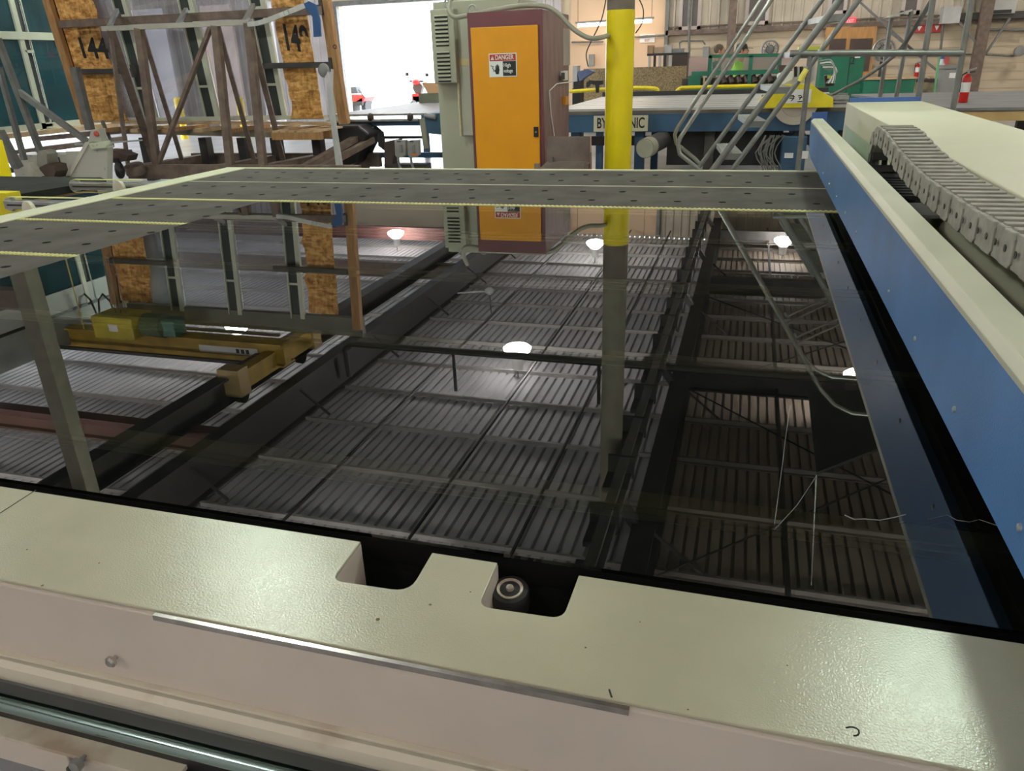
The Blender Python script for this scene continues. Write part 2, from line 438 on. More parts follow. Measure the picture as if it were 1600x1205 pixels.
# ------------------------------------------------------------------ high bay lamps
GLOBE = emis('lamp_globe', LAMP_COL, LAMP_W)
def make_lamp():
    t = thing('high_bay_lamp', (0,0,0), 'x', 'lamp', 'high bay lamps under the roof')
    MB().lathe([(.03,.42),(.09,.40),(.10,.24),(.12,.20),(.12,.18),(.02,.18)], (0,0,0)).build('ballast_housing', GREYL, t, smooth=True, local=True)
    MB().lathe([(.09,.17),(.13,.15),(.22,.06),(.24,.0),(.235,.0),(.21,.055),(.12,.14),(.08,.16)], (0,0,0), n=28).build('reflector', emis('acrylic_glow', (1.0,.97,.92), 330.0), t, smooth=True, local=True)
    MB().lathe([(.232,.004),(.20,-.035),(.12,-.06),(.01,-.068)], (0,0,0), n=28).build('lens', GLOBE, t, smooth=True, local=True)
    MB().tube((0,0,.42), (0,0,.62), .012, 6).build('hook_rod', STEELG, t, local=True)
    return t
lamp0 = make_lamp(); first = True
lamps = []
for px, py, lb in ((808, 540, 'white glowing high bay lamp mirrored in the middle of the dark glass sheet'),
                   (370, 504, 'greenish white high bay lamp mirrored above the yellow crane girder'),
                   (618, 361, 'distant high bay lamp mirrored just left of the louvred vent'),
                   (930, 376, 'high bay lamp mirrored beside the yellow column, partly hidden by it'),
                   (1345, 582, 'high bay lamp mirrored right at the edge of the blue gantry'),
                   (1225, 372, 'distant high bay lamp mirrored behind the platform ladder rails')):
    q = MZ(px, py, 4.82); lamps.append((q.x, q.y, lb))
for x in (-9.8, -4.1, 1.6, 7.2):
    for y in (-3.0, 5.05): lamps.append((x, y, None))
lamps += [(7.2, 12.5, None), (7.2, 21.3, None), (-15.4, 12.5, None), (-15.4, 4.9, None)]
GLOBEG = emis('lamp_globe_green', (.70, 1.0, .78), LAMP_W*1.5)
for i_, (x, y, lb) in enumerate(lamps):
    o = lamp0 if first else copy_tree(lamp0); first = False
    if i_ in (1, 9, 11):
        for c_ in o.children:
            if c_.name.startswith('lens'):
                c_.data = c_.data.copy(); c_.data.materials[0] = GLOBEG
    o.location = (x, y, 4.86)
    o['label'] = lb or 'high bay lamp hanging from the roof out of sight of the glass sheet'
    if lb is None: o['group'] = 'high bay lamps beyond the view'

# ------------------------------------------------------------------ the cutting table
TX0, TX1, TY0, TY1 = -3.55, 2.05, .87, 5.0
tb = thing('glass_cutting_table', (-1.2, 2.8, 0), 'large cream framed glass cutting table with dark felt bed and yellow toothed belts', 'table')
def feltmat():
    m = FELT.copy(); m.name = 'felt_pricked'; nt = m.node_tree; n = nt.nodes; l = nt.links
    return m
YJ = 4.36
belts_y = [3.675, 3.030, 2.375, 1.72, 1.07]
edges = [(YJ+.012, TY1-.02), (3.675+.02, YJ-.012), (3.03+.02, 3.675-.02), (2.375+.02, 3.03-.02), (1.72+.02, 2.375-.02), (1.07+.02, 1.72-.02), (TY0, 1.07-.02)]
for a, b in edges:
    MB().box((TX0, a, .915), (TX1, b, .9435)).build('felt_panel', FELT, tb)
# air holes in the felt, countable dark slots
hm = MB()
for r, (a, b) in enumerate(edges[:6]):
    for j in range(2):
        y = a+(b-a)*(.3+.42*j)
        for i in range(26):
            x = TX0+.12+i*.215+(.1 if (j+r) % 2 else 0)
            if x > TX1-.05: continue
            hm.lathe([(.019,.9434),(.019,.9440)], (x, y, 0), n=8)
tag(hm.build('air_holes', MATTE, tb), kind='stuff')
MB().box((TX0, YJ-.012, .93), (TX1, YJ+.012, .9425)).build('seam_strip', BLACK, tb)
MB().box((TX0, YJ-.011, .93), (TX1, YJ-.001, .9455)).build('seam_strip', RIMC, tb)
# rim and left frame strip
MB().box((TX0-.17, .87, .90), (TX0, TY1+.02, .950)).build('side_strip', RIMC, tb, bevel=.004)
MB().box((TX0-.17, TY1-.018, .88), (TX1, TY1+.012, .951)).build('far_rim', RIMC, tb, bevel=.003)
# toothed belts
for i, y in enumerate(belts_y):
    x0 = -3.74 if i == 0 else (-3.62 if i == 1 else -3.7)
    mb = MB(); z = .9475 if i < 1 else .9455
    hw = .0165 if i < 4 else .022
    mb.box((x0, y-hw, .925), (TX1, y+hw, z))
    o = mb.build('toothed_belt', BELT, tb)
    if i < 4:
        tm = MB(); n = int((.55+2.9)/.022) if i == 0 else int(1.2/.022)
        xs = -2.45 if i == 0 else -3.6
        for k in range(n):
            x = xs+k*.022
            if i > 0 and x > -2.52: break
            tm.box((x, y-.0165, z), (x+.011, y+.0165, z+.0022))
        tag(tm.build('belt_teeth', BELT, o), kind='stuff')
# under-structure
MB().box((TX0+.02, TY0+.02, .80), (TX1, TY1-.02, .914)).build('bed_frame', GREYM, tb)
MB().box((TX0+.02, TY0-.003, .80), (TX1, TY0-.0005, .9434)).build('bed_edge', MATTE, tb)
MB().box((TX0-.12, 1.0, .78), (TX0+.06, TY1-.05, .90)).build('side_beam', CREAM, tb)
for x, y in ((-3.4, 1.3), (-3.4, 4.75), (0, 4.75), (1.8, 4.75), (1.8, 1.3), (-1.6, 4.75)):
    MB().box((x-.06, y-.06, 0), (x+.06, y+.06, .82)).build('leg', GREYM, tb)

# near cover: polygon with two notches, rounded
def rounded(pts, rad):
    out = []; n = len(pts)
    for i in range(n):
        p = V(pts[i][:2]); r = pts[i][2] if len(pts[i]) > 2 else 0
        if r == 0: out.append((p.x, p.y)); continue
        a = (V(pts[i-1][:2])-p).normalized(); b = (V(pts[(i+1) % n][:2])-p).normalized()
        for k in range(6):
            t = k/5; q = (p+a*r*(1-t)**2*1.0 + b*r*t**2)
            out.append((q.x, q.y))
    return out
YN, YO = .8455, .6375
R = .018
NX0, NX1 = -2.6, 1.4
notch = [(NX0, YO), (NX1, YO), (NX1, YN), (-.176, YN), (-.1775, .754, R), (-.289, .750, R), (-.293, YN), (-.3925, YN), (-.389, .755, R*1.5), (-.5035, .752, R), (-.507, YN), (NX0, YN)]
poly = rounded(notch, R)
cover = MB().prism([(x, y, .9455) for x, y in poly], (0, 0, .0045)).build('near_cover', CREAM, tb, bevel=.0012)
for (xa, xb) in ((-.507, -.3905), (-.2925, -.177)):
    MB().prism([(xa-.006, .738, .835), (xb+.006, .738, .835), (xb+.006, YN, .835), (xb, YN, .835), (xb, .745, .835), (xa, .745, .835), (xa, YN, .835), (xa-.006, YN, .835)], (0, 0, .1104)).build('notch_wall', PINKISH, tb)
MB().lathe([(.009, 0), (.009, .002)], (-.5069, .79, .905), (1, 0, 0), 12).build('slot_hole', BLACK, tb)
MB().box((NX0, .70, .80), (NX1, TY0+.02, .834)).build('notch_floor', MATTE, tb)
MB().box((NX0, TY0-.018, .85), (NX1, TY0-.004, .905)).build('edge_rail', MATTE, tb)
# front apron and mouldings
MB().box((NX0, YO-.004, .815), (NX1, YO+.010, .9450)).build('front_apron', PINKISH, tb, bevel=.003)
MB().bar((PX(1, 1, 1).x*0-.70, YO-.0055, .944), (-.075, YO-.0055, .944), .006, .008).build('worn_edge', CHROME, tb, label='bare shiny metal along the worn front edge')
MB().box((NX0, YO-.012, .8125), (NX1, YO+.01, .8165)).build('upper_lip', CREAMB, tb, bevel=.001)
MB().box((NX0, YO-.0045, .8075), (NX1, YO+.008, .8125)).build('dark_groove', BLACK, tb)  # narrow black strip set back between the two lips
lip = [(YO+.01, .8065), (YO-.012, .8065), (YO-.020, .800), (YO-.022, .785), (YO-.016, .770), (YO-.004, .760), (YO+.01, .757)]
MB().prism([(NX0, y, z) for y, z in lip], (NX1-NX0, 0, 0)).build('rolled_lip', CREAMB, tb, smooth=True)
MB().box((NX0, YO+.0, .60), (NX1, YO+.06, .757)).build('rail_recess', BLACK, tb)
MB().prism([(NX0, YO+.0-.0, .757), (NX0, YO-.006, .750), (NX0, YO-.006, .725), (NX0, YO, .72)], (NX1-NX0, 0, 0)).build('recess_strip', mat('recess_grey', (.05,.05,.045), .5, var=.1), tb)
MB().tube((NX0, YO-.008, .708), (NX1, YO-.008, .708), .013, 20).build('guide_rod', mat('rod_teal', (.34,.46,.42), .12, 1.0, var=0), tb, smooth=True, label='polished steel guide rod')
MB().box((NX0, YO-.03, .655), (-.72, YO+.01, .662)).build('lower_ledge', CREAMB, tb)
MB().box((NX0, YO-.026, .60), (-.92, YO-.012, .653)).build('lower_panel', PINKISH, tb, bevel=.002)
MB().box((-.90, YO-.026, .56), (-.3, YO-.012, .650)).build('lower_panel', PINKISH, tb, bevel=.002)
kn = P(180, 1028, YO-.006)
k1 = MB().lathe([(.0035, 0), (.0035, .010), (.0085, .010), (.0085, .014), (.005, .017)], kn+V((0, .004, 0)), (0, -1, 0), 14).build('set_screw', CHROME, tb, smooth=True)
kn = P(130, 1185, YO-.03)
MB().lathe([(.004, 0), (.004, .012), (.010, .012), (.010, .022), (.006, .024)], kn+V((0, .004, 0)), (0, -1, 0), 14).build('clamp_knob', GREYM, tb, smooth=True)
MB().lathe([(.004, 0), (.004, .012), (.008, .012), (.008, .02)], kn+V((-.012, .004, -.012)), (0, -1, 0), 14).build('clamp_knob', STEELD, tb, smooth=True)
# marks on the cover
sq = []
for k in range(9):
    a = -2.2+k*.5; sq.append(PZ(1328+10*cos(a)+k, 1143+7*sin(a), .9503))
MB().path(sq, .0009, 5).build('pen_mark', INK, tb)
c0 = PZ(952, 1078, .9502); c1 = PZ(956, 1090, .9502)
MB().path([c0, c1], .0011, 5).build('pen_mark', INK, tb)
sc = MB()
for px, py, s in ((672,945,.0022),(590,968,.003),(155,880,.0014),(42,859,.0014),(915,1012,.0015),(1075,1109,.0012),(66,915,.0022),(1000,972,.001),(735,925,.0012),(1310,962,.0016),(1230,1040,.001)):
    q = PZ(px, py, .9501); sc.lathe([(s,0),(s*.7,.0004)], q, n=7)
sc.build('paint_chips', mat('chip_brown', (.16,.12,.06), .8, var=0), tb)
a, b = PZ(56, 766, .9502), PZ(0, 802, .9502)
MB().path([a, b], .0008, 4).build('cover_joint', STEELD, tb)
# little roller in the right notch
rl = thing('rubber_roller', (-.262, .79, .834), 'small black rubber edge roller with pale hub in the right notch of the near cover', 'roller')
ax = V((.03, -.16, 1)).normalized(); base = PZ(798, 929, .905)-V((0, 0, .022))
MB().lathe([(.020,0),(.0265,.004),(.0275,.012),(.0275,.030),(.0255,.036),(.019,.037)], base, ax, 32).build('tyre', RUBBER, rl, smooth=True)
MB().lathe([(.019,.0365),(.0185,.0385),(.012,.0360),(.006,.0360),(.005,.041),(.001,.042)], base, ax, 28).build('hub', mat('hub_metal', (.50,.42,.34), .4, .3, var=.2, scale=60), rl, smooth=True)
MB().box((base.x-.010, base.y-.012, .8345), (base.x+.010, base.y+.012, base.z+.002)).build('bracket', BLACK, rl)
MB().box((-.245, .762, .885), (-.215, .770, .90)).build('arm', CREAM, rl)

# conveyor arms and pulleys on the left of the table
for k, (y, x0, lb) in enumerate(((YJ+.02, -4.55, 'aluminium belt arm sticking out left of the table at the far seam'), (3.655, -4.33, 'aluminium belt arm with looped yellow belt beyond the left edge of the table'))):
    t = thing('belt_arm', (x0+.3, y, .84), lb, 'conveyor arm', 'belt arms left of the table')
    MB().box((x0, y-.03, .875), (-3.73, y+.03, .925)).build('profile', GALV, t, bevel=.004)
    MB().box((x0+.03, y-.036, .895), (-3.74, y-.030, .905)).build('slot', STEELD, t)
    mb = MB(); pts = [(x0+.6, y, .944), (x0+.06, y, .944)]+[(x0+.03-.045*sin(pi*q/6), y, .900+.044*cos(pi*q/6)) for q in range(7)]+[(x0+.4, y, .856)]
    for a, b in zip(pts[:-1], pts[1:]): mb.bar(a, b, .03, .004)
    mb.build('belt_loop', BELT, t)
    MB().lathe([(.038,-.02),(.038,.02)], (x0+.03, y, .900), (0,1,0), 18).build('pulley', GREYL, t, smooth=True)
for k, (px, py) in enumerate(((50, 327), (190, 293))):
    q = PZ(px, py, .93)
    MB().lathe([(.050,-.014),(.056,-.010),(.056,.010),(.050,.014)], q+V((-.02, 0, -.01)), (0.25,1,0), 26).build('guide_roller', mat('roller_cream', (.66,.62,.48), .45, var=.05), tb, smooth=True)

# ------------------------------------------------------------------ the sheet of glass
gs = MB().box((-2.52, .868, .9441), (1.9, 3.625, .9500)).build('glass_sheet', SHEET_TINT)
tag(gs, 'large dark glass sheet lying on the felt bed, mirroring the roof', 'glass sheet')
# scratches and smears on the glass
s1 = MB()
def smear(pts, r):
    s1.path([PZ(x, y, .9503) for x, y in pts], r, 4)
smear([(1320,805),(1335,812),(1350,811),(1375,813),(1400,808),(1415,804)], .0008)
smear([(1450,812),(1480,805),(1495,813),(1515,816),(1530,812),(1560,822)], .0005)
smear([(1235,633),(1228,680),(1222,730),(1210,820)], .0004)
smear([(1275,745),(1245,790),(1210,828)], .0004)
o = s1.build('glass_streaks', mat('streak', (.30,.30,.28), .7, var=0)); o['label'] = 'pale wandering streaks'
o.parent = gs; o.location = o.location-gs.location

# ------------------------------------------------------------------ the gantry
GX = .364
gt = thing('gantry_bridge', (GX, 3.2, .95), 'blue gantry bridge with pale green cap spanning the table on the right', 'gantry')
prof = [(-.6, 1.0), (5.2, 1.0), (5.36, 1.03), (5.47, 1.10), (5.5, 1.20), (-.6, 1.20)]
MB().prism([(GX, y, z) for y, z in prof], (.018, 0, 0)).build('blue_panel', BLUE, gt, bevel=.002)
cap = [(GX-.002, 1.199), (GX+.010, 1.214), (GX+.065, 1.214), (GX+.075, 1.200), (GX+.075, 1.08), (GX+.019, 1.08)]
MB().prism([(x, -.6, z) for x, z in cap], (0, 6.05, 0)).build('cap', CAPG, gt, bevel=.002)
MB().box((GX+.0, 5.46, 1.14), (GX+.09, 5.47+.012, 1.25)).build('end_tab', BLUE2, gt)
for i in range(13):
    y = .95+i*.36
    MB().lathe([(.006,0),(.005,.003),(.002,.004)], (GX, y, 1.045), (-1,0,0), 10).build('rivet', mat('rivet_pale', (.42,.45,.45), .35, .4, var=0), gt, smooth=True)
MB().box((GX+.03, -.6, .99), (GX+.06, 5.4, 1.08)).build('inner_beam', BLACK, gt)
MB().box((GX+.10, 1.0, .985), (GX+.30, 5.45, 1.03)).build('rail_tray', BOXG, gt)
# the cream housing behind
CX0, CX1, CY0, CY1, CZ = .614, 1.083, -.5, 6.0, 1.278
MB().box((CX0, CY0, 1.0), (CX1, CY1, CZ)).build('cover_box', BOXC, gt, bevel=.004)
MB().box((CX0-.004, 4.2, 1.0), (CX0-.001, 5.9, 1.14)).build('lower_band', BOXG, gt)
MB().box((CX0+.02, CY1, 1.20), (CX1-.01, CY1+.03, 1.305)).build('end_plate', BLUE2, gt)
MB().box((GX+.095, CY0, 1.035), (CX0-.03, 2.9, 1.05)).build('tray', BOXG, gt)
MB().prism([(GX+.095, CY0, 1.05), (GX+.125, CY0, 1.05), (GX+.125, CY0, 1.075), (GX+.115, CY0, 1.075)], (0, 3.4, 0)).build('tray_lip', BOXG, gt)
MB().box((.52, 1.0, .955), (.98, 5.9, .999)).build('carriage_base', STEELD, gt)
MB().box((GX+.10, 2.72, 1.10), (CX0-.01, 2.95, 1.112)).build('side_plate', GREYM, gt, bevel=.003)
MB().lathe([(.03, 0), (.03, .002)], (.50, 2.86, 1.112), n=16).build('plate_hole', BLACK, gt)
MB().tube((.50, 2.66, 1.09), (.52, 2.3, 1.06), .012, 8).build('cable_stub', BLACK, gt, smooth=True)

# cable carrier
cc = thing('cable_carrier', (.53, 2.6, 1.05), 'grey plastic cable carrier chain curving over beside the blue gantry', 'cable chain')
path = []
X0c, X1c = .470, .588
for k in range(6): path.append((2.98+k*.09, 1.09))
for k in range(1, 8): a = -pi/2+pi*k/8; path.append((3.43+.105*cos(a), 1.195+.105*sin(a)))
top = [(3.40, 1.300), (3.2, 1.292), (2.9, 1.262), (2.6, 1.245), (2.35, 1.238), (1.85, 1.246), (1.5, 1.258), (1.0, 1.27), (.5, 1.27)]
def resample(pts, step):
    out = []; p = V((0, pts[0][0], pts[0][1])); out.append(p)
    i = 1; cur = p
    while i < len(pts):
        q = V((0, pts[i][0], pts[i][1])); d = (q-cur).length
        if d >= step: cur = cur+(q-cur)*(step/d); out.append(cur)
        else: i += 1
    return out
chain = resample(path+top, .064)
for i in range(len(chain)-1):
    a, b = chain[i], chain[i+1]; d = (b-a).normalized(); n = V((0, -d.z, d.y))
    if n.z < 0 and i > 14: n = -n
    cen = (a+b)/2; mb = MB()
    h = .033
    for x in (X0c, X1c):
        pl = []
        e = .041
        for t in range(12):
            an = 2*pi*t/12
            yy = e*max(-1, min(1, 1.35*cos(an))); zz = h*max(-1, min(1, 1.35*sin(an)))
            pl.append(V((x+(i % 2)*.004, cen.y, cen.z))+d*yy+n*zz)
        mb.prism(pl, (.012, 0, 0))
    for s in (1, -1):
        mb.bar(V((X0c+.01, cen.y, cen.z))+n*h*s*.92, V((X1c+.008, cen.y, cen.z))+n*h*s*.92, .030, .014, up=n)
    lk = mb.build('chain_link', CHAIN if i > 9 else CHAIND, cc, bevel=.002)
    if i > 9:
        MB().lathe([(.0065,-.0005),(.0075,.001)], (X0c-.0006, cen.y, cen.z), (-1,0,0), 8).build('pin_hole', BLACK, lk)
for k in range(3):
    x = X0c+.03+k*.032
    MB().path([V((x, p.y, p.z)) for p in chain[2::2]], .011, 6).build('cable', BLACK if k else GREYM, cc, smooth=True)

# ------------------------------------------------------------------ cabinet, pillar and column
CF = 7.1
xl, xr = P(730, 21, CF).x, P(847.5, 15.5, CF).x; ct = 2.02
cd = PX(889, 200, xr).y
cb = thing('electrical_cabinet', ((xl+xr)/2, CF+.3, 0), 'tall maroon electrical cabinet with orange door behind the table', 'cabinet')
MB().box((xl, CF, .0), (xr, cd, ct)).build('body', MAROONF, cb, bevel=.006)
fr = MB(); dl, dr, dt = P(735, 42, CF).x, P(842, 38, CF).x, P(790, 40, CF).z
fr.box((xl-.001, CF-.004, 0), (dl, CF+.01, ct+.001)); fr.box((dr, CF-.004, 0), (xr+.0005, CF+.01, ct+.001)); fr.box((dl, CF-.004, dt), (dr, CF+.01, ct+.001))
fr.build('front_frame', MAROON, cb)
dr_ = MB().box((dl+.006, CF-.022, .1), (dr-.006, CF-.001, dt-.006)).build('door', ORANGE, cb, bevel=.004)
q = P(838, 206, CF-.02); MB().box((q.x-.022, CF-.034, q.z-.045), (q.x+.022, CF-.022, q.z+.045)).build('lock', BLACK, dr_, bevel=.003)
MB().lathe([(.008,0),(.008,.004)], (q.x, CF-.034, q.z), (0,-1,0), 10).build('keyhole', GALV, dr_)
# danger sign
s0, s1_ = P(763.5, 84, CF-.023), P(808, 119.5, CF-.023)
x0, x1, z1, z0 = s0.x, s1_.x, s0.z, s1_.z
sg = MB().box((x0, CF-.0245, z0), (x1, CF-.0225, z1)).build('danger_sign', PAPER, dr_)
m_ = .008; zs = z1-(z1-z0)*.32; xm = x0+(x1-x0)*.5
MB().box((x0+m_, CF-.0255, zs), (x1-m_, CF-.0245, z1-m_)).build('red_band', SIGNR, sg)
MB().box((xm, CF-.0255, z0+m_), (x1-m_, CF-.0245, zs-.003)).build('black_field', INK, sg)
X_, Z_ = (1,0,0), (0,0,1)
text('DANGER', (z1-z0)*.28, ((x0+x1)/2+.016, CF-.026, (zs+z1-m_)/2), X_, Z_, PAPER, sg, sx=.78, offset=.0008)
tw = (z1-z0)*.09; tx = x0+.034; tz = (zs+z1-m_)/2
MB().prism([(tx-tw*.9, CF-.0258, tz-tw), (tx+tw*.9, CF-.0258, tz-tw), (tx, CF-.0258, tz+tw)], (0, .0004, 0)).build('triangle', PAPER, sg)
text('!', tw*1.7, (tx, CF-.0262, tz-tw*.1), X_, Z_, SIGNR, sg)
text('High', (z1-z0)*.22, (xm+.006, CF-.026, zs-(z1-z0)*.19), X_, Z_, PAPER, sg, align='LEFT', sx=.85, offset=.0006)
text('voltage', (z1-z0)*.22, (xm+.006, CF-.026, zs-(z1-z0)*.43), X_, Z_, PAPER, sg, align='LEFT', sx=.70, offset=.0006)
# pictogram: hand and lightning wire
hx, hz, hs = (x0+xm)/2+.012, z0+(zs-z0)*.46, (z1-z0)*.12
pm = MB()
pl = [(-.6,-1.6),(.6,-1.6),(.7,-.6),(.95,0),(.75,.15),(.7,1.5),(.45,1.5),(.42,.5),(.3,1.9),(.05,1.9),(.0,.5),(-.1,1.8),(-.35,1.8),(-.38,.4),(-.5,1.4),(-.72,1.4),(-.75,.1),(-1.2,-.3),(-.9,-.7)]
pm.prism([(hx+a*hs, CF-.0256, hz+b*hs) for a, b in pl], (0, .0008, 0))
pm.path([(hx-2.6*hs, CF-.0258, hz+1.5*hs), (hx-1.6*hs, CF-.0258, hz+1.2*hs), (hx-2.0*hs, CF-.0258, hz+.5*hs), (hx-1.3*hs, CF-.0258, hz+.1*hs), (hx-1.6*hs, CF-.0258, hz-.5*hs), (hx-.2*hs, CF-.0258, hz-.3*hs)], hs*.14, 5)
pm.build('hand_pictogram', INK, sg)
# switches on the cabinet side
for (px0, py0, px1, py1, m, nm, lb) in ((876,111,883,125,PAPER,'switch_plate',None),(879,151,884,163,ORANGE,'rotary_switch','small orange switch'),(880,44,890,102,mat('label_faded',(.48,.44,.37),.7,var=.1),'label_strip','long faded paper label')):
    a, b = PX(px0, py0, xr), PX(px1, py1, xr)
    MB().box((xr-.001, a.y, b.z), (xr+(.03 if 'switch' in nm else .002), b.y, a.z)).build(nm, m, cb, label=lb)
a, b = PX(877, 114, xr+.03), PX(882, 124, xr+.03)
MB().box((xr+.03, a.y, b.z), (xr+.034, b.y, a.z)).build('switch_toggle', INK, cb)
MB().path([PX(893, 128, xr+.02), PX(870, 131, xr+.012), PX(858, 142, xr+.008), PX(861, 180, xr+.008), PX(866, 212, xr+.008)], .006, 6).build('loose_wire', WHITE, cb, smooth=True)
# bin on the cabinet side
bn = thing('steel_bin', (P(895, 240, 6.8).x, 6.8, .6), 'brown grey open steel tray bolted beside the cabinet', 'tray')
A_ = P(855, 214, 7.05); B_ = P(922, 212, 7.05); C_ = P(944, 236, 6.55); D_ = P(920, 252, 7.05)
BINM = mat('bin_brown', (.20,.15,.13), .55, var=.2, scale=5)
MB().box((A_.x, 7.05, .70), (B_.x, 7.07, A_.z)).build('back_plate', BINM, bn)
MB().prism([(B_.x, 7.05, B_.z), (B_.x+.12, 6.45, C_.z), (B_.x+.12, 6.45, .70), (B_.x, 7.05, .70)], (.012, 0, 0)).build('side_plate', mat('bin_red', (.33,.18,.13), .55, var=.2, scale=5), bn)
MB().prism([(A_.x, 7.05, D_.z), (B_.x, 7.05, D_.z), (B_.x+.12, 6.45, D_.z-.06), (A_.x, 6.45, D_.z-.06)], (0, 0, -.01)).build('tray_floor', BINM, bn)
MB().box((A_.x+.02, 7.0, 0), (A_.x+.06, 7.04, .8)).build('stand', BINM, bn); MB().box((B_.x-.02, 7.0, 0), (B_.x+.02, 7.04, .8)).build('stand', BINM, bn)
MB().box((A_.x+.02, 6.5, 0), (A_.x+.06, 6.54, .8)).build('stand', BINM, bn); MB().box((B_.x+.06, 6.5, 0), (B_.x+.10, 6.54, .8)).build('stand', BINM, bn)

# pillar machine
pf = 7.6
px0, px1 = P(688, 200, pf).x, xl-.012
pm_ = thing('grey_green_pillar', ((px0+px1)/2, pf+.3, 0), 'grey green machine pillar with louvred vent left of the orange cabinet', 'machine')
MB().box((px0, pf, 0), (px1+.35, pf+.7, 2.16)).build('column_body', PILLAR, pm_, bevel=.01)
va, vb = P(671, 18, pf-.12), P(710, 130, pf-.12)
vx0, vx1, vz1, vz0 = va.x, vb.x, 2.09, vb.z
vt = MB().box((vx0, pf-.12, vz0), (vx1+.03, pf-.001, vz1)).build('vent_box', PILLAR, pm_, bevel=.01)
for i in range(17):
    if i == 8: continue
    z = vz1-.05-i*(vz1-vz0-.07)/16.6
    MB().prism([(vx0+.045, pf-.121, z), (vx0+.045, pf-.135, z-.013), (vx0+.045, pf-.121, z-.016)], (vx1-vx0-.075, 0, 0)).build('louvre', PILLAR, vt)
    MB().box((vx0+.047, pf-.122, z-.028), (vx1-.032, pf-.1205, z-.016)).build('louvre_slot', BLACK, vt)
pa, pb = P(713, 28, pf-.05), P(735, 212, pf-.05)
MB().box((pa.x, pf-.05, pb.z), (xl-.005, pf-.001, pa.z)).build('side_panel', mat('panel_greygreen', (.45,.44,.35), .5, var=.05), pm_, bevel=.004)
MB().tube((pa.x-.012, pf-.06, pb.z), (pa.x-.012, pf-.06, pa.z+.02), .014, 8).build('sealant_bead', mat('foam_cream', (.62,.55,.34), .8, var=.1, scale=30, bump=.5), pm_, smooth=True)
tp = P(722, 97, pf-.056); MB().box((tp.x-.06, pf-.054, tp.z-.03), (tp.x+.08, pf-.0505, tp.z+.03)).build('tape_patch', mat('tape_yellow', (.62,.50,.25), .7, var=.1), pm_)
for xx, zz in ((vx1-.03, 2.13), (P(738, 12, CF+.2).x, 2.06)):
    ring = [V((xx+.035*cos(t*pi/6), pf-.10 if xx < -2.8 else CF+.2, zz+.035*sin(t*pi/6))) for t in range(12)]
    MB().path(ring, .008, 6, closed=True).build('lifting_eye', GALV, pm_ if xx < -2.8 else cb, smooth=True)
# big hose over the cabinet
hs_ = [P(707, -14, 7.3), P(702, 5, 7.25), P(703, 20, 7.2), P(712, 27, 7.2), P(730, 24, 7.2), P(770, 16, 7.25), P(815, 9, 7.3), P(845, 9, 7.3), P(862, 14, 7.3), P(877, 26, 7.3), P(893, 43, 7.3), P(910, 55, 7.3), P(925, 60, 7.3), P(941, 58, 7.35), P(958, 53, 7.6)]
def smoothpts(p, k=4):
    p = [V(q) for q in p]; out = []
    for i in range(len(p)-1):
        a, b, c, d = p[max(0,i-1)], p[i], p[i+1], p[min(len(p)-1, i+2)]
        for j in range(k):
            t = j/k
            out.append(.5*((2*b)+(-a+c)*t+(2*a-5*b+4*c-d)*t*t+(-a+3*b-3*c+d)*t**3))
    out.append(p[-1]); return out
hose = MB().path(smoothpts(hs_), .021, 10).build('grey_hose', mat('hose_grey', (.36,.34,.27), .5, var=.08), smooth=True)
tag(hose, 'thick grey hose draped over the cabinet top to the yellow column', 'hose')

# yellow column
cx = (P(943, 262, 7.45).x+P(985, 262, 7.45).x)/2-.016; cr = (P(985, 262, 7.45).x-P(943, 262, 7.45).x)/2
yc = thing('steel_column', (cx, 7.45+cr, 0), 'round steel column with a bright yellow sleeve up to head height', 'column')
MB().lathe([(cr, 0), (cr, 2.0), (cr-.004, 2.005)], (cx, 7.45+cr, 0), n=40).build('yellow_sleeve', YELLOW, yc, smooth=True)
MB().lathe([(cr-.008, 2.0), (cr-.008, 5.42)], (cx, 7.45+cr, 0), n=32).build('bare_shaft', COLBG, yc, smooth=True, label='dull brown upper shaft')
MB().lathe([(cr-.004, 2.001), (cr-.004, 2.35)], (cx, 7.45+cr, 0), n=32).build('paint_band', COLBR, yc, smooth=True)
# square column at the left
pr_ = P(11, 272, 5.5)-V((.13, 0, 0))
lc = thing('square_post', (pr_.x-.14, 5.64, 0), 'square building post with yellow painted foot at the left edge, mirrored leaning in the glass', 'post')
MB().box((pr_.x-.20, 5.5, 1.10), (pr_.x, 5.66, ZR-.2)).build('shaft', COLBG, lc, bevel=.01)
MB().box((pr_.x-.203, 5.497, 0), (pr_.x+.003, 5.663, 1.10)).build('yellow_foot', YELLOW, lc, bevel=.01)
MB().box((pr_.x-1.0, 5.52, 2.20), (pr_.x-.20, 5.64, 2.40)).build('bracket', STEELB, lc)

